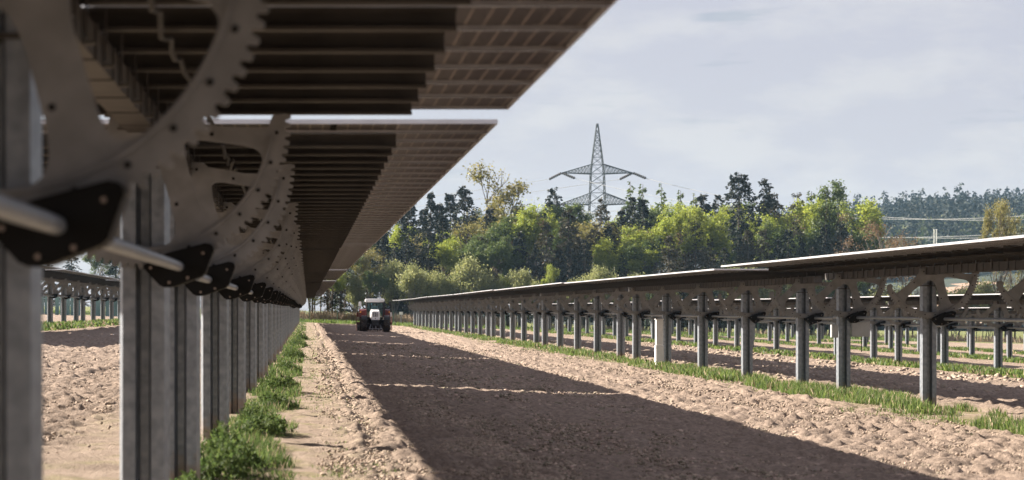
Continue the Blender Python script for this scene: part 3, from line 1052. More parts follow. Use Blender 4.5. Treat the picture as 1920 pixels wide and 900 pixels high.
def broad_mesh(seed, spread=0.36, base=0.18, n_leaf=9000, levels=3, clump=0.045, leaf=0.016, bias=0.55, stems=1, up=0.6):
    """unit height broadleaf: limbs that fork three times, leaf clumps round the twigs"""
    global RNG
    RNG = np.random.default_rng(seed)
    mb = MB()
    tips = []
    def grow(p, d, ln, r, lev):
        q = p + d * ln
        mid = p + d * ln * 0.5 + RNG.normal(size=3) * ln * 0.05
        mb.tube([tuple(p), tuple(mid), tuple(q)], [r, r * 0.8, r * 0.6], n=5 if lev < 2 else 3)
        if lev == levels:
            tips.append((q, d)); tips.append((mid, d)); return
        for j in range(3 if lev else 5):
            a = RNG.normal(size=3); a -= a.dot(d) * d; a /= np.linalg.norm(a)
            nd = d * RNG.uniform(0.55, 1.0) + a * RNG.uniform(0.35, 0.85) + np.array([0, 0, up * 0.35])
            nd /= np.linalg.norm(nd)
            st = q if j < 2 else p + d * ln * RNG.uniform(0.45, 0.95)
            grow(st, nd, ln * RNG.uniform(0.55, 0.82), r * 0.58, lev + 1)
    for s in range(stems):
        d = np.array([RNG.normal() * 0.06, RNG.normal() * 0.06, 1.0]) if stems == 1 else np.array(
            [RNG.normal() * 0.35, RNG.normal() * 0.35, 1.0])
        d /= np.linalg.norm(d)
        p0 = np.array([0, 0, -0.02]) if stems == 1 else np.array([RNG.normal() * 0.05, RNG.normal() * 0.05, -0.02])
        grow(p0, d, 0.30 if stems == 1 else 0.26, 0.016 if stems == 1 else 0.007, 0)
    T_ = np.array([t[0] for t in tips])
    zmax = np.quantile(T_[:, 2], 0.995)
    sc = 0.96 / zmax
    rad = np.quantile(np.hypot(T_[:, 0], T_[:, 1]), 0.97)
    sxy = spread / rad
    mb.v = [(v[0] * sxy, v[1] * sxy, v[2] * sc) for v in mb.v]
    T_ = T_ * [sxy, sxy, sc]
    big = np.array([vnoise(T_[:, 0] * 9, T_[:, 2] * 9, seed), vnoise(T_[:, 1] * 9, T_[:, 2] * 9, seed + 1)]).sum(0)
    big = big[T_[:, 2] > base]; T_ = T_[T_[:, 2] > base]
    wgt = RNG.uniform(0.2, 1.0, len(T_)) ** 1.5 * np.clip(0.5 + 1.1 * big, 0.03, 1.5)
    idx = RNG.choice(len(T_), n_leaf, p=wgt / wgt.sum())
    C = T_[idx] + RNG.normal(size=(n_leaf, 3)) * clump * [1, 1, 0.8]
    L = RNG.uniform(0.7, 1.5, n_leaf) * leaf
    D = RNG.normal(size=(n_leaf, 3)) + [0, 0, -0.1]
    return leaf_quads(C, D, L, L * RNG.uniform(0.5, 0.8, n_leaf)), mb

PROTO = {}
def proto(key, leaves, wood, leafmat, barkmat='bark'):
    PROTO[key] = (fast_mesh('crown', leaves, 4, [leafmat]), wood.mesh('trunk', barkmat))

for i, (sl, rg) in enumerate([(0.19, .5), (0.16, .45), (0.23, .55)]):
    proto('spruce%d' % i, *conifer_mesh(100 + i, sl, rg, 170, 46), 'needle')
for i in range(2):
    proto('fir%d' % i, *conifer_mesh(110 + i, 0.26, .75, 210, 46, 0.58), 'needle')
for i in range(2):
    proto('brownspruce%d' % i, *conifer_mesh(120 + i, 0.20, .6, 150, 44), 'needle_brown')
for i in range(2):
    proto('larch%d' % i, *conifer_mesh(130 + i, 0.14, .6, 120, 30), 'leaf_mid')
for i in range(3):
    proto('bright%d' % i, *broad_mesh(200 + i, 0.21, 0.12, 13000, 4, 0.017, 0.0125), 'leaf_bright')
for i in range(3):
    proto('mid%d' % i, *broad_mesh(220 + i, 0.20, 0.10, 13000, 4, 0.018, 0.0125), 'leaf_mid')
for i in range(2):
    proto('olive%d' % i, *broad_mesh(240 + i, 0.34, 0.28, 6000, 4, 0.022, 0.013), 'leaf_olive')
for i in range(3):
    proto('willow%d' % i, *broad_mesh(260 + i, 0.36, 0.05, 8000, 2, 0.060, 0.030, stems=6, up=1.3), 'leaf_pale', 'bark_pale')
for i in range(2):
    proto('bare%d' % i, *broad_mesh(280 + i, 0.34, 0.12, 2600, 4, 0.022, 0.012, stems=1), 'bud_brown', 'bark_pale')
RNG = np.random.default_rng(77)

TREES = []
def tree(kind, px, y, top_py, wide=1.0):
    TREES.append((kind, px, y, top_py, wide))

KINDS = {
    'fir': ('fir_tree', 'broad dark fir', 'tree'),
    'spruce': ('spruce_tree', 'dark spruce', 'tree'), 'brownspruce': ('spruce_tree', 'brownish spruce', 'tree'),
    'larch': ('larch_tree', 'slim green larch', 'tree'), 'bright': ('broadleaf_tree', 'bright yellow-green tree', 'tree'),
    'mid': ('broadleaf_tree', 'mid green leafy tree', 'tree'), 'olive': ('broadleaf_tree', 'open olive tree', 'tree'),
    'willow': ('willow_shrub', 'pale green willow shrub', 'shrub'), 'bare': ('budding_tree', 'brown budding tree', 'tree')}

# named individuals on the skyline (px, distance, top)
SPECIAL = [
    ('olive0', 930, 385, 300, 1.15, 'tall olive spring tree with open limbs rising above the wood'),
    ('fir0', 1385, 372, 320, 1.0, 'taller of the two dark spruces standing out on the skyline'),
    ('fir1', 1432, 372, 331, 0.85, 'shorter of the two dark spruces standing out on the skyline'),
    ('mid0', 1556, 362, 340, 1.05, 'tall green leafy tree at the right end of the wood'),
    ('bright1', 1272, 356, 378, 1.15, 'broad yellow-green tree right of the pylon'),
    ('fir1', 1040, 392, 348, 0.9, 'dark spruce just left of the pylon'),
    ('fir0', 870, 380, 346, 0.9, 'dark spruce left of the tall olive spring tree'),
    ('larch0', 1181, 402, 338, 0.9, 'leftmost slim larch in the group right of the pylon'),
    ('larch1', 1205, 402, 343, 0.9, 'second slim larch in the group right of the pylon'),
    ('larch0', 1240, 404, 342, 0.9, 'slim larch standing a little apart, third right of the pylon'),
    ('larch1', 1276, 405, 354, 0.8, 'small larch on the skyline, fourth right of the pylon'),
    ('larch0', 1300, 405, 360, 0.9, 'small larch on the skyline, fifth right of the pylon'),
    ('spruce0', 808, 372, 358, 0.9, 'dark spruce closest to the panel edge on the skyline'),
    ('bright0', 985, 362, 375, 1.2, 'bright yellow-green tree below the tall olive spring tree'),
    ('bright2', 1500, 366, 362, 1.0, 'yellow-green tree left of the tall green end tree'),
    ('olive1', 1868, 345, 368, 0.55, 'thin olive tree at the right edge before the hill'),
    ('olive0', 1902, 350, 372, 0.5, 'thinner olive tree farthest right before the hill'),
    ('bare0', 1690, 352, 428, 1.0, 'brown budding tree alone before the wooded hill'),
    ('bare1', 1630, 350, 408, 1.1, 'brown budding tree touching the end of the wood'),
]
rnd = random.Random(9)
def skyline(px):
    P = [(560, 440), (700, 410), (780, 380), (840, 372), (900, 385), (1000, 378), (1090, 388), (1160, 374), (1240, 385), (1330, 372), (1400, 366),
         (1460, 370), (1520, 362), (1590, 380), (1620, 425)]
    for (a, b), (c, d) in zip(P[:-1], P[1:]):
        if a <= px <= c:
            return b + (d - b) * (px - a) / (c - a)
    return 440
# back rank on the skyline, then the dark middle ranks, then pale shrubs in front
x = 590
while x < 1610:
    k = rnd.choice(['spruce0', 'spruce1', 'spruce2', 'brownspruce0', 'spruce0', 'mid2', 'bright0', 'bright1', 'bright2', 'larch1', 'mid0'])
    tree(k, x, rnd.uniform(382, 412), skyline(x) + rnd.uniform(-16, 22), rnd.uniform(0.95, 1.25))
    x += rnd.uniform(18, 30)
x = 600
while x < 1600:
    k = rnd.choice(['spruce1', 'spruce0', 'brownspruce0', 'brownspruce1', 'spruce2', 'bright0', 'olive1', 'bright2', 'mid1', 'bright1', 'bare0'])
    tree(k, x, rnd.uniform(360, 380), skyline(x) + rnd.uniform(5, 60), rnd.uniform(1.0, 1.4))
    x += rnd.uniform(20, 32)
x = 585
while x < 1600:
    k = rnd.choice(['spruce2', 'brownspruce1', 'brownspruce0', 'spruce0', 'spruce2', 'brownspruce1', 'spruce1', 'bright2', 'mid1', 'olive0'])
    tree(k, x, rnd.uniform(348, 359), rnd.uniform(412, 470), rnd.uniform(1.1, 1.5))
    x += rnd.uniform(19, 31)
x = 585
while x < 1230:
    k = rnd.choice(['willow0', 'willow1', 'willow2', 'willow1', 'mid2', 'bright2', 'larch0'])
    tree(k, x, rnd.uniform(341, 347), rnd.uniform(478, 535), rnd.uniform(0.6, 0.9))
    x += rnd.uniform(22, 38)
x = 1230
while x < 1960:
    k = rnd.choice(['willow0', 'willow1', 'mid2', 'willow2', 'bare1'])
    tree(k, x, rnd.uniform(345, 358), rnd.uniform(500, 545), rnd.uniform(1.0, 1.3))
    x += rnd.uniform(26, 44)
x = 60
while x < 590:
    k = rnd.choice(['spruce2', 'brownspruce0', 'mid1', 'bright2', 'olive1', 'willow0'])
    tree(k, x, rnd.uniform(346, 375), rnd.uniform(440, 490), rnd.uniform(1.2, 1.6))
    x += rnd.uniform(30, 48)

def plant(kind, px, y, top, wide, label, group):
    base = kind.rstrip('0123456789')
    nm, txt, cat = KINDS[base]
    X = (px - 577) * y / 5100
    g = gz(X)
    h = (580 - top) * y / 5100 + CAM_Z - g
    root = thing(nm, label, cat, (X, y, g), group, rnd.uniform(0, 6.28))
    w = h * wide
    root.scale = (w, w, h)
    cr, tr = PROTO[kind]
    obj('crown', cr, root); obj('trunk', tr, root)

for k, px, y, top, wide, lab in SPECIAL:
    plant(k, px, y, top, wide, lab, None)
bykey = {}
for t in sorted(TREES, key=lambda q: q[1]):
    base = t[0].rstrip('0123456789')
    side = 'left' if t[1] < 585 else ('right' if t[1] > 1605 else 'mid')
    rank = 'back' if t[2] > 381 else ('middle' if t[2] > 359.5 else 'front')
    bykey.setdefault((base, side, rank), []).append(t)
for (base, side, rank), L_ in bykey.items():
    for i, t in enumerate(L_):
        txt = KINDS[base][1]
        where = {'left': 'seen under the left panels', 'right': 'right of the wood',
                 'mid': 'in the %s rank of the wood' % rank}[side]
        if side != 'mid':
            where = '%s, %s rank' % (where, rank)
        lab = '%s %s from the left %s' % (ORD[i + 1], txt, where)
        plant(t[0], t[1], t[2], t[3], t[4], lab, 'trees of the wood')

# ------------------------------------------------------------------ the far wood on the hill
mat('far_needle', (0.0168, 0.0263, 0.0152), (0.0073, 0.0131, 0.0084), scale=0.02, rough=0.8, island=0.45, transl=0.1, detail=2)
mat('far_leaf', (0.0704, 0.0864, 0.0288), (0.0384, 0.0528, 0.0176), scale=0.02, rough=0.8, island=0.35, transl=0.3, detail=2)
def far_wood():
    g = np.random.default_rng(3)
    n = 4200
    y = np.sqrt(g.uniform(1050 ** 2, 1850 ** 2, n))
    a = g.uniform(0.15, 0.275, n)
    x = a * y
    z = hill_h(x, y)
    con = (0.55 * vnoise(x / 28, y / 60, 61) + g.uniform(-0.35, 0.35, n)) < np.clip(-0.15 + 0.75 * (y - 1100) / 500, -0.3, 0.6)
    ht = np.where(con, g.uniform(13, 27, n), g.uniform(10, 17, n)) * (1 + 0.22 * vnoise(x / 22, y / 50, 63))
    Q, M = [], []
    for i in range(n):
        k = 70 if con[i] else 70
        if con[i]:
            t = g.uniform(0.05, 1, k)
            r = ht[i] * 0.15 * (1 - t) ** 0.9 * g.uniform(0.2, 1, k)
            th = g.uniform(0, 2 * PI, k)
            c = np.stack([x[i] + r * np.cos(th), y[i] + r * np.sin(th), z[i] + ht[i] * t], -1)
            d = np.stack([np.cos(th), np.sin(th), -0.6 + g.normal(size=k) * 0.3], -1)
            L = g.uniform(1.0, 2.1, k)
        else:
            v = g.normal(size=(k, 3)); v /= np.linalg.norm(v, axis=1, keepdims=True)
            c = np.array([x[i], y[i], z[i] + ht[i] * 0.6]) + v * ht[i] * np.array([0.34, 0.34, 0.40]) * g.uniform(0.6, 1, (k, 1))
            d = g.normal(size=(k, 3)); L = g.uniform(1.8, 3.2, k)
        s = np.cross(d, g.normal(size=(k, 3))); s /= np.linalg.norm(s, axis=1, keepdims=True)
        d = d / np.linalg.norm(d, axis=1, keepdims=True)
        w = (L * 0.35)[:, None]
        m = c + d * (L * 0.5)[:, None]
        Q.append(np.stack([c, m + s * w, c + d * L[:, None], m - s * w], 1)); M.append(np.full(k, 0 if con[i] else 1))
    return fast_mesh('far_wood', np.concatenate(Q), 4, ['far_needle', 'far_leaf'], np.concatenate(M))
stuff('far_wood', far_wood(), 'hazy blue-green wood covering the far hill', 'wood')

# ------------------------------------------------------------------ electricity pylon and its lines
mat('pylon_steel', (0.055, 0.066, 0.068), (0.040, 0.048, 0.050), scale=0.5, rough=0.8)
mat('insulator', (0.05, 0.045, 0.045), (0.035, 0.03, 0.03), scale=2, rough=0.7)
mat('conductor', (0.36, 0.37, 0.38), (0.30, 0.31, 0.32), scale=0.05, rough=0.6, metal=0.0)
PY_Y = 660.0
def pxx(px, y): return (px - 577) * y / 5100
def pzz(py, y): return (580 - py) * y / 5100 + CAM_Z
PY_X = pxx(1120, PY_Y)
pyl = thing('electricity_pylon', 'tall lattice steel pylon with two crossarms rising behind the wood', 'pylon', (PY_X, PY_Y, gz(PY_X)))
PG = gz(PY_X)
def PZ(py): return pzz(py, PY_Y) - PG
def hw(z):
    pts = [(0, 3.6), (PZ(395), 1.95), (PZ(362), 1.75), (PZ(326), 1.60), (PZ(308), 1.35), (PZ(232), 0.16)]
    for (a, b), (c, d) in zip(pts[:-1], pts[1:]):
        if z <= c:
            return b + (d - b) * (z - a) / (c - a)
    return 0.16
ztop = PZ(232)
levels = [0]
while levels[-1] < ztop - 0.8:
    levels.append(levels[-1] + max(1.25, hw(levels[-1]) * 1.35))
levels[-1] = ztop
for sx in (-1, 1):
    for sy in (-1, 1):
        mb = MB()
        for a, b in zip(levels[:-1], levels[1:]):
            mb.bar((sx * hw(a), sy * hw(a), a), (sx * hw(b), sy * hw(b), b), 0.11, n=4)
        mb.obj('corner_leg', pyl, 'pylon_steel')
mb = MB()
for a, b in zip(levels[:-1], levels[1:]):
    A, B = hw(a), hw(b)
    for (p, q) in (((-1, -1), (1, -1)), ((1, -1), (1, 1)), ((1, 1), (-1, 1)), ((-1, 1), (-1, -1))):
        mb.bar((p[0] * A, p[1] * A, a), (q[0] * B, q[1] * B, b), 0.055, n=3)
        mb.bar((q[0] * A, q[1] * A, a), (p[0] * B, p[1] * B, b), 0.055, n=3)
        mb.bar((p[0] * B, p[1] * B, b), (q[0] * B, q[1] * B, b), 0.05, n=3)
o = mb.obj('lattice_bracing', pyl, 'pylon_steel'); o['kind'] = 'stuff'
TIPS = []
def crossarm(py_top, py_bot, half):
    zt, zb = PZ(py_top), PZ(py_bot)
    for s in (-1, 1):
        mb = MB()
        b0 = hw(zb)
        tip = Vector((s * half, 0, zb + 0.25))
        n = 9
        for sy in (-1, 1):
            mb.bar((s * b0, sy * b0, zb), tip, 0.11, n=4)
            mb.bar((s * hw(zt), sy * hw(zt), zt), tip, 0.09, n=4)
            for i in range(n):
                f0, f1 = i / n, (i + 1) / n
                lo0 = Vector((s * b0, sy * b0, zb)).lerp(tip, f0); lo1 = Vector((s * b0, sy * b0, zb)).lerp(tip, f1)
                up0 = Vector((s * hw(zt), sy * hw(zt), zt)).lerp(tip, f0); up1 = Vector((s * hw(zt), sy * hw(zt), zt)).lerp(tip, f1)
                mb.bar(lo0, up1, 0.05, n=3); mb.bar(up0, lo1, 0.05, n=3); mb.bar(lo1, up1, 0.045, n=3)
        for i in range(1, n):
            f = i / n
            mb.bar(Vector((s * b0, -b0, zb)).lerp(tip, f), Vector((s * b0, b0, zb)).lerp(tip, f), 0.045, n=3)
        arm = mb.obj('crossarm', pyl, 'pylon_steel')
        for dx_, dy_ in ((-1, 1), (1, -1)):
            end = tip + Vector((dx_ * 4.6, dy_ * 4.0, -2.3)) * 0.62
            for k, off in enumerate((-0.28, 0.28)):
                m2 = MB()
                pts = [tip.lerp(end, f) + Vector((0, off, 0)) for f in np.linspace(0.08, 1, 14)]
                m2.tube(pts, [0.20 if i % 2 else 0.34 for i in range(14)], n=8)
                m2.obj('insulator', arm, 'insulator')
            TIPS.append((s, zb, dx_, Vector((PY_X, PY_Y, PG)) + end))
crossarm(308, 326, 8.6)
crossarm(362, 384, 8.9)
def wire(p, q, sag, label, r=0.05):
    mb = MB()
    pts = []
    for i in range(41):
        f = i / 40
        v = Vector(p).lerp(Vector(q), f); v.z -= 4 * sag * f * (1 - f)
        pts.append(v)
    mb.tube(pts, r, n=4)
    thing('power_line', label, 'power line', mesh=mb.mesh('power_line', 'conductor'), group='conductors of the power line')
NEXT = Vector((215.0, 455.0, 0))     # the next pylon stands outside the picture, to the right and nearer
for s, zb, d, p in TIPS:
    up = 'upper' if zb > PZ(340) else 'lower'
    end = 'left' if s < 0 else 'right'
    if d > 0:
        q = NEXT + Vector((s * 5.0, s * 6.0, 34.0 if up == 'upper' else 29.5))
        wire(p, q, 13.5 if up == 'upper' else 11.0, 'power line from the %s end of the %s crossarm to the right' % (end, up))
    else:
        q = Vector((PY_X - 330 + s * 5, PY_Y + 200 + s * 6, PZ(326 if up == 'upper' else 384)))
        wire(p, q, 12.0, 'power line from the %s end of the %s crossarm to the left' % (end, up))

# ------------------------------------------------------------------ wire fence, sign, masts, sheds at the end of the field
mat('fence_green', (0.045, 0.095, 0.060), (0.030, 0.070, 0.045), scale=2, rough=0.5)
mat('sheet_teal', (0.16, 0.27, 0.25), (0.10, 0.19, 0.18), scale=0.6, rough=0.5)
mat('wood_grey', (0.30, 0.27, 0.24), (0.22, 0.20, 0.17), scale=3, rough=0.9)
FY = 330.0
fence = thing('wire_fence', 'green wire mesh fence across the far end of the field', 'fence', (0, FY, 0))
fx = np.arange(-10, 66, 3.4)
for x in fx:
    mb = MB(); mb.bar((x, 0, gz(x) - 0.3), (x, 0, gz(x) + 1.75), 0.045, n=6); mb.obj('fence_post', fence, 'fence_green')
for k in range(9):
    mb = MB()
    mb.tube([(x, -0.05, gz(x) + 0.1 + k * 0.2) for x in fx], 0.006, n=3)
    mb.obj('wire', fence, 'fence_green')
sg = thing('notice_sign', 'small white sign on a post behind the tractor', 'sign', (pxx(752, 327), 327, gz(11.5)))
mb = MB(); mb.bar((0, 0, -0.3), (0, 0, 1.45), 0.035, n=6); mb.obj('post', sg, 'galvanised')
mb = MB(); mb.box((0, -0.05, 1.5), (0.42, 0.03, 0.34), bev=0.006); mb.obj('board', sg, 'white_plastic')

# boarded green windbreak beyond the far left row
wb = thing('board_fence', 'teal boarded windbreak beyond the far left row', 'fence', (0, 300, 0))
for i in range(34):
    x = -31 + i * 0.56
    if i % 7 == 5:
        continue
    mb = MB(); mb.box((x, 0.02 * (i % 2), gz(x) + 0.95), (0.44 + 0.08 * ((i * 7) % 3), 0.03, 2.1)); mb.obj('board', wb, 'sheet_teal')
for z in (0.4, 1.6):
    mb = MB(); mb.box((-21.6, 0.09, gz(-21.6) + z), (19.6, 0.06, 0.09)); mb.obj('rail', wb, 'wood_grey')

for i, px in enumerate((1751.5, 1756.0)):
    y = 620; X = pxx(px, y)
    m = thing('mast', ['left one of the twin white masts before the hill', 'right one of the twin white masts before the hill'][i], 'mast',
              (X, y, gz(X)), 'twin white masts')
    mb = MB(); mb.bar((0, 0, -0.5), (0, 0, pzz(432, y) - gz(X)), 0.16, n=8, r2=0.11); mb.obj('pole', m, 'white_plastic')
    mb = MB(); mb.lathe([(0.02, 0.25), (0.16, 0.2), (0.16, 0.0), (0.02, 0.0)], (0, 0, pzz(432, y) - gz(X)), 'z', n=8); mb.obj('cap', m, 'white_plastic')

# long pale shed on the foot of the hill
SY = 1270.0
X0, X1 = pxx(1618, SY), pxx(1770, SY)
zs = float(hill_h((X0 + X1) / 2, SY))
sh = thing('greenhouse', 'long low pale greenhouse roof on the foot of the wooded hill', 'greenhouse', ((X0 + X1) / 2, SY, zs))
zr = pzz(457, SY) - zs
mb = MB(); mb.box((0, 0, (zr - 1.6) / 2 - 1), (X1 - X0, 8, zr + 0.4)); mb.obj('wall', sh, 'grey_plastic')
mb = MB(); mb.prism([(-4.3, zr - 1.2), (4.3, zr - 1.2), (0, zr)], 'x', -(X1 - X0) / 2, (X1 - X0) / 2); mb.obj('roof', sh, 'white_plastic')

# ------------------------------------------------------------------ tractor with its driver and harrow
mat('tractor_red', (0.13, 0.026, 0.026), (0.10, 0.022, 0.022), scale=2, rough=0.4)
mat('tractor_white', (0.80, 0.80, 0.80), (0.72, 0.72, 0.72), scale=2, rough=0.35)
mat('tractor_dark', (0.022, 0.022, 0.024), (0.015, 0.015, 0.016), scale=2, rough=0.5)
mat('tyre', (0.030, 0.028, 0.027), (0.060, 0.050, 0.043), scale=4, rough=0.9)
mat('lamp_glass', (0.75, 0.75, 0.72), (0.65, 0.65, 0.62), scale=4, rough=0.15)
mat('amber', (0.75, 0.30, 0.05), (0.65, 0.25, 0.04), scale=4, rough=0.3)
mat('skin', (0.50, 0.32, 0.24), (0.45, 0.28, 0.20), scale=4, rough=0.6)
mat('shirt', (0.55, 0.58, 0.60), (0.45, 0.48, 0.50), scale=5, rough=0.9)
mat('hair', (0.05, 0.035, 0.025), (0.03, 0.02, 0.015), scale=6, rough=0.8)
g_ = bpy.data.materials.new('cab_glass'); g_.use_nodes = True
gn_, gl_ = g_.node_tree.nodes, g_.node_tree.links
gn_.clear()
go_ = gn_.new('ShaderNodeOutputMaterial'); gm_ = gn_.new('ShaderNodeMixShader'); gt_ = gn_.new('ShaderNodeBsdfTransparent')
gp_ = gn_.new('ShaderNodeBsdfGlossy'); gf_ = gn_.new('ShaderNodeFresnel'); gf_.inputs['IOR'].default_value = 1.5
gt_.inputs['Color'].default_value = (0.50, 0.74, 0.74, 1); gp_.inputs['Roughness'].default_value = 0.03
gl_.new(gf_.outputs[0], gm_.inputs[0]); gl_.new(gt_.outputs[0], gm_.inputs[1]); gl_.new(gp_.outputs[0], gm_.inputs[2])
gl_.new(gm_.outputs[0], go_.inputs['Surface'])
MATS['cab_glass'] = g_

TY = 212.0
TX = pxx(703, TY)
trac = thing('tractor', 'white and red farm tractor driving towards the camera in the lane', 'tractor', (TX, TY, gz(TX) + 0.02))
def part(name, build, *mats, parent=None, smooth=False):
    mb = MB(); build(mb)
    return mb.obj(name, parent or trac, *mats, smooth=smooth)
# hood: rounded long box from the grille back to the cab
def hood(mb):
    sec = [(-0.33, 0.90), (-0.36, 1.10), (-0.34, 1.45), (-0.27, 1.60), (0.27, 1.60), (0.34, 1.45), (0.36, 1.10), (0.33, 0.90)]
    rings = [(-1.55, 0.94, -0.02), (-1.45, 1.0, 0.0), (-0.6, 1.06, 0.05), (0.25, 1.10, 0.10)]
    vs = []
    for y, s, dz in rings:
        for x, z in sec:
            vs.append((x * s, y, 1.2 + (z - 1.2) * s + dz))
    n = len(sec)
    fs = [(i * n + k, i * n + (k + 1) % n, (i + 1) * n + (k + 1) % n, (i + 1) * n + k) for i in range(3) for k in range(n)]
    fs += [tuple(range(n)), tuple(range(3 * n, 4 * n))[::-1]]
    mb.add(vs, fs)
hood_o = part('hood', hood, 'tractor_white')
grille = part('grille', lambda mb: mb.prism([(-0.315, 0.93), (-0.335, 1.15), (-0.32, 1.46), (-0.25, 1.575), (0.25, 1.575), (0.32, 1.46), (0.335, 1.15), (0.315, 0.93)], 'y', -1.60, -1.553), 'tractor_white', parent=hood_o)
for k in (-1, 0, 1):
    part('grille_slot', lambda mb: mb.box((k * 0.125, -1.603, 1.33), (0.075, 0.012, 0.36)), 'tractor_dark', parent=hood_o)
for s in (-1, 1):
    part('headlight', lambda mb: mb.box((s * 0.245, -1.604, 1.30), (0.085, 0.014, 0.20), bev=0.006), 'lamp_glass', parent=hood_o)
part('emblem', lambda mb: mb.bar((0, -1.598, 1.03), (0, -1.609, 1.03), 0.04, n=10), 'tractor_dark', parent=hood_o)
part('chassis', lambda mb: (mb.box((0, -0.2, 0.68), (0.52, 2.9, 0.46), bev=0.03), mb.box((0, -1.15, 0.55), (1.3, 0.22, 0.2), bev=0.03),
                            mb.box((0, 0.75, 0.75), (1.4, 0.4, 0.35), bev=0.03)), 'tractor_dark')
part('front_weight', lambda mb: mb.box((0, -1.75, 0.62), (0.60, 0.30, 0.36), bev=0.04), 'tractor_dark')
part('front_linkage', lambda mb: (mb.bar((-0.52, -1.95, 0.22), (0.52, -1.95, 0.22), 0.035, n=6),
     mb.bar((-0.45, -1.95, 0.22), (-0.35, -1.5, 0.55), 0.04, n=6), mb.bar((0.45, -1.95, 0.22), (0.35, -1.5, 0.55), 0.04, n=6),
     mb.bar((0, -1.95, 0.22), (0, -1.85, 0.48), 0.03, n=6), mb.bar((-0.25, -1.95, 0.06), (-0.25, -1.95, 0.28), 0.03, n=6),
     mb.bar((0.25, -1.95, 0.06), (0.25, -1.95, 0.28), 0.03, n=6)), 'galvanised')
def tyre_build(rad, w):
    def f(mb):
        prof = [(rad * 0.55, -w * 0.42), (rad * 0.80, -w / 2), (rad * 0.93, -w * 0.46), (rad * 0.965, -w * 0.3), (rad * 0.97, 0), (rad * 0.965, w * 0.3),
                (rad * 0.93, w * 0.46), (rad * 0.80, w / 2), (rad * 0.55, w * 0.42)]
        mb.lathe(prof, (0, 0, 0), 'x', n=28)
        for k in range(20):
            for s in (-1, 1):
                a = 2 * PI * (k + (0.5 if s > 0 else 0)) / 20
                c = Vector((0, math.cos(a), math.sin(a)))
                t = Vector((0, -math.sin(a), math.cos(a)))
                p = c * rad * 0.965 + Vector((s * 0.02, 0, 0)); q = c * rad * 0.95 + Vector((s * w * 0.47, 0, 0)) - t * w * 0.35
                mb.bar(p, q, 0.035, n=4)
    return f
def wheel(x, y, rad, w):
    wh = bpy.data.objects.new('wheel', None); wh.location = (x, y, rad); wh.parent = trac; COL.objects.link(wh)
    part('tyre', tyre_build(rad, w), 'tyre', parent=wh)
    def rim(mb):
        mb.lathe([(rad * 0.1, -w * 0.1), (rad * 0.56, -w * 0.3), (rad * 0.56, w * 0.3), (rad * 0.1, w * 0.1)], (0, 0, 0), 'x', n=18)
    part('rim', rim, 'tractor_red', parent=wh)
for s in (-1, 1):
    wheel(s * 0.86, -1.15, 0.60, 0.42)
    wheel(s * 0.93, 1.05, 0.82, 0.50)
def fender(s):
    def f(mb):
        n = 9
        for i in range(n):
            a0, a1 = R(20 + 140 * i / n), R(20 + 140 * (i + 1) / n)
            for rr in ((0.90, 0.94),):
                v = []
                for a in (a0, a1):
                    for r_ in rr:
                        for x in (s * 0.62, s * 1.20):
                            v.append((x, 1.05 + math.cos(a) * r_, 0.82 + math.sin(a) * r_))
                mb.add(v, [(0, 1, 3, 2), (4, 6, 7, 5), (0, 4, 5, 1), (2, 3, 7, 6), (0, 2, 6, 4), (1, 5, 7, 3)])
    return f
for s in (-1, 1):
    fe = part('fender', fender(s), 'tractor_red')
    part('front_panel', lambda mb: mb.prism([(s * 0.64, 1.22), (s * 1.14, 1.22), (s * 1.10, 1.58), (s * 0.66, 1.70)], 'y', 0.10, 0.16), 'tractor_red', parent=fe)
    part('marker_lamp', lambda mb: mb.box((s * 1.12, 0.08, 1.52), (0.10, 0.05, 0.12), bev=0.01), 'amber', parent=fe)
    part('mudguard', lambda mb: mb.prism([(-1.15 + math.cos(R(a)) * 0.66, 0.60 + math.sin(R(a)) * 0.66) for a in range(30, 151, 20)] +
         [(-1.15 + math.cos(R(a)) * 0.63, 0.60 + math.sin(R(a)) * 0.63) for a in range(150, 29, -20)], 'x', s * 0.66, s * 1.08), 'tractor_dark')
# cab
cab = part('cab_frame', lambda mb: [mb.bar(p, q, 0.045, n=4) for p, q in (
    ((-0.60, 0.25, 0.95), (-0.66, 0.30, 2.30)), ((0.60, 0.25, 0.95), (0.66, 0.30, 2.30)),
    ((-0.68, 1.45, 1.2), (-0.66, 1.40, 2.30)), ((0.68, 1.45, 1.2), (0.66, 1.40, 2.30)),
    ((-0.60, 0.25, 0.98), (0.60, 0.25, 0.98)), ((-0.62, 0.27, 1.60), (0.62, 0.27, 1.60)), ((-0.66, 0.30, 2.28), (0.66, 0.30, 2.28)))], 'tractor_dark')
part('cab_floor', lambda mb: mb.box((0, 0.85, 1.05), (1.25, 1.15, 0.12), bev=0.02), 'tractor_dark')
part('windscreen', lambda mb: mb.add([(-0.58, 0.262, 1.62), (0.58, 0.262, 1.62), (0.63, 0.295, 2.26), (-0.63, 0.295, 2.26)], [(0, 1, 2, 3)]), 'cab_glass', parent=cab)
for s in (-1, 1):
    part('side_window', lambda mb: mb.add([(s * 0.625, 0.30, 1.15), (s * 0.675, 1.42, 1.25), (s * 0.655, 1.38, 2.27), (s * 0.655, 0.33, 2.27)], [(0, 1, 2, 3)]), 'cab_glass', parent=cab)
part('rear_window', lambda mb: mb.add([(-0.64, 1.44, 1.25), (0.64, 1.44, 1.25), (0.62, 1.395, 2.26), (-0.62, 1.395, 2.26)], [(0, 1, 2, 3)]), 'cab_glass', parent=cab)
part('roof', lambda mb: mb.box((0, 0.82, 2.42), (1.50, 1.45, 0.27), bev=0.07), 'tractor_white')
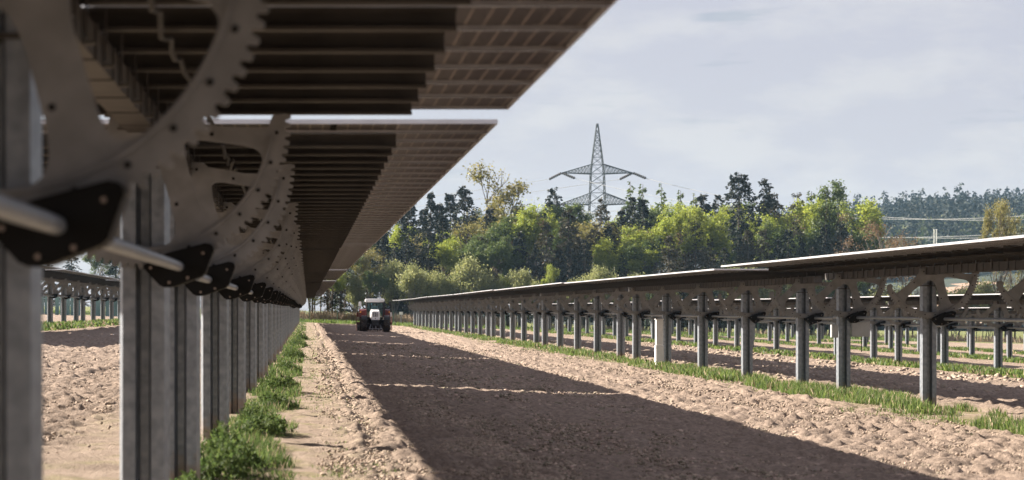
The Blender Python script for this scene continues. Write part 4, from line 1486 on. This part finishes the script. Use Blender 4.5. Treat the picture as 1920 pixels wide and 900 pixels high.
for s in (-1, 1):
    part('work_lamp', lambda mb: mb.box((s * 0.55, 0.10, 2.40), (0.16, 0.05, 0.10), bev=0.01), 'lamp_glass')
    mi = part('mirror_arm', lambda mb: mb.tube([(s * 0.66, 0.22, 1.75), (s * 0.95, 0.05, 1.95), (s * 1.15, 0.02, 2.30)], 0.022, n=5), 'tractor_dark')
    part('mirror', lambda mb: mb.box((s * 1.16, 0.0, 2.15), (0.20, 0.07, 0.36), bev=0.02), 'tractor_white' if s < 0 else 'tractor_dark', parent=mi)
part('exhaust', lambda mb: mb.bar((0.74, 0.12, 1.0), (0.74, 0.12, 2.34), 0.055, n=10), 'tractor_dark')
seat = part('seat', lambda mb: (mb.box((0, 1.05, 1.38), (0.5, 0.5, 0.14), bev=0.04), mb.box((0, 1.30, 1.72), (0.48, 0.12, 0.62), bev=0.04)), 'tractor_dark')
part('steering_wheel', lambda mb: (mb.lathe([(0.20 + 0.016 * math.cos(a), 0.016 * math.sin(a)) for a in np.linspace(0, 2 * PI, 7)[:-1]], (0, 0.62, 1.66), 'y', n=18),
     mb.bar((0, 0.64, 1.66), (0, 0.42, 1.20), 0.03, n=6)), 'tractor_dark')

har = thing('power_harrow', 'red power harrow carried behind the tractor', 'harrow', (TX, TY + 2.6, gz(TX) + 0.02))
part('frame', lambda mb: (mb.box((0, 0.0, 0.62), (2.75, 0.40, 0.22), bev=0.03), mb.box((0, -0.3, 0.95), (0.9, 0.12, 0.7), bev=0.03)), 'tractor_red', parent=har)
for s in (-1, 1):
    part('side_plate', lambda mb: mb.prism([(-0.5, 0.06), (0.5, 0.06), (0.5, 0.5), (0.15, 1.15), (-0.35, 1.15), (-0.5, 0.6)], 'x', s * 1.36, s * 1.40), 'tractor_red', parent=har)
    part('marker_board', lambda mb: mb.box((s * 1.30, -0.28, 1.32), (0.16, 0.03, 0.34)), 'white_plastic' if s > 0 else 'tractor_red', parent=har)
def roller(mb):
    mb.bar((-1.33, 0.75, 0.28), (1.33, 0.75, 0.28), 0.22, n=16)
    for k in range(14):
        mb.lathe([(0.20, -0.02), (0.30, -0.02), (0.30, 0.02), (0.20, 0.02)], (-1.25 + k * 0.192, 0.75, 0.28), 'x', n=12)
part('roller', roller, 'tractor_dark', parent=har)
for k in range(10):
    part('tine', lambda mb: mb.prism([(-1.2 + k * 0.267, 0.0), (-1.16 + k * 0.267, 0.0), (-1.14 + k * 0.267, 0.52), (-1.22 + k * 0.267, 0.52)], 'y', -0.05, 0.03), 'galvanised', parent=har)

# the driver: seated, hands on the wheel
def person_mesh():
    V = [(0, 1.05, 1.50), (0, 1.10, 1.72), (0, 1.09, 1.92), (0, 1.07, 2.02), (0, 1.05, 2.10), (0, 1.04, 2.19),
         (-0.19, 1.07, 1.92), (-0.25, 0.94, 1.72), (-0.17, 0.72, 1.70), (0.19, 1.07, 1.92), (0.25, 0.94, 1.72), (0.17, 0.72, 1.70),
         (-0.11, 1.0, 1.48), (-0.15, 0.65, 1.50), (-0.15, 0.58, 1.16), (-0.15, 0.46, 1.12),
         (0.11, 1.0, 1.48), (0.15, 0.65, 1.50), (0.15, 0.58, 1.16), (0.15, 0.46, 1.12)]
    E = [(0, 1), (1, 2), (2, 3), (3, 4), (4, 5), (2, 6), (6, 7), (7, 8), (2, 9), (9, 10), (10, 11), (0, 12), (12, 13), (13, 14), (14, 15),
         (0, 16), (16, 17), (17, 18), (18, 19)]
    rad = [.15, .15, .15, .06, .085, .08, .075, .055, .04, .075, .055, .04, .10, .075, .055, .05, .10, .075, .055, .05]
    me = bpy.data.meshes.new('person'); me.from_pydata(V, E, [])
    o = bpy.data.objects.new('tmp', me); COL.objects.link(o)
    sk = o.modifiers.new('s', 'SKIN'); ss = o.modifiers.new('u', 'SUBSURF'); ss.levels = 2
    for i, r_ in enumerate(rad):
        me.skin_vertices[0].data[i].radius = (r_, r_ * (0.75 if i in (0, 1, 2) else 1))
    me.skin_vertices[0].data[0].use_root = True
    dg = bpy.context.evaluated_depsgraph_get()
    m = bpy.data.meshes.new_from_object(o.evaluated_get(dg))
    bpy.data.objects.remove(o)
    m.materials.clear()
    for k in ('shirt', 'skin', 'tractor_dark'):
        m.materials.append(MATS[k])
    for p in m.polygons:
        c = p.center
        p.material_index = 1 if (c.z > 1.99 or (c.y < 0.80 and c.z > 1.62)) else (2 if c.z < 1.56 else 0)
        p.use_smooth = True
    return m
per = thing('person', 'driver in a pale shirt sitting behind the tractor windscreen', 'person', (TX, TY, gz(TX) + 0.02))
obj('body', person_mesh(), per)
part('hair', lambda mb: mb.lathe([(0.001, 0.115), (0.06, 0.10), (0.095, 0.05), (0.098, 0.0), (0.085, 0.0), (0.001, 0.09)], (0, 1.06, 2.16), 'z', n=14), 'hair', parent=per)
for s in (-1, 1):
    def hand(mb, s=s):
        mb.box((s * 0.17, 0.68, 1.70), (0.075, 0.08, 0.03), bev=0.008)
        for k in range(4):
            x = s * 0.17 + (k - 1.5) * 0.018
            mb.tube([(x, 0.655, 1.70), (x, 0.61, 1.70 - 0.004 * k), (x, 0.598, 1.665)], [0.009, 0.0085, 0.007], n=5)
        mb.tube([(s * 0.135, 0.69, 1.70), (s * 0.115, 0.65, 1.685), (s * 0.12, 0.625, 1.67)], [0.010, 0.009, 0.008], n=5)
    part('hand', hand, 'skin', parent=per)

# ------------------------------------------------------------------ haze
hz = bpy.data.materials.new('haze'); hz.use_nodes = True
hn, hl = hz.node_tree.nodes, hz.node_tree.links
hn.clear()
ho = hn.new('ShaderNodeOutputMaterial'); hv = hn.new('ShaderNodeVolumePrincipled')
hv.inputs['Color'].default_value = (0.42, 0.66, 0.92, 1)
hv.inputs['Density'].default_value = 0.00007
hv.inputs['Anisotropy'].default_value = 0.1
hl.new(hv.outputs['Volume'], ho.inputs['Volume'])
MATS['haze'] = hz
mb = MB(); mb.box((0, 1450, 56), (6400, 3500, 132))
h_o = mb.obj('haze', None, 'haze'); h_o['kind'] = 'stuff'
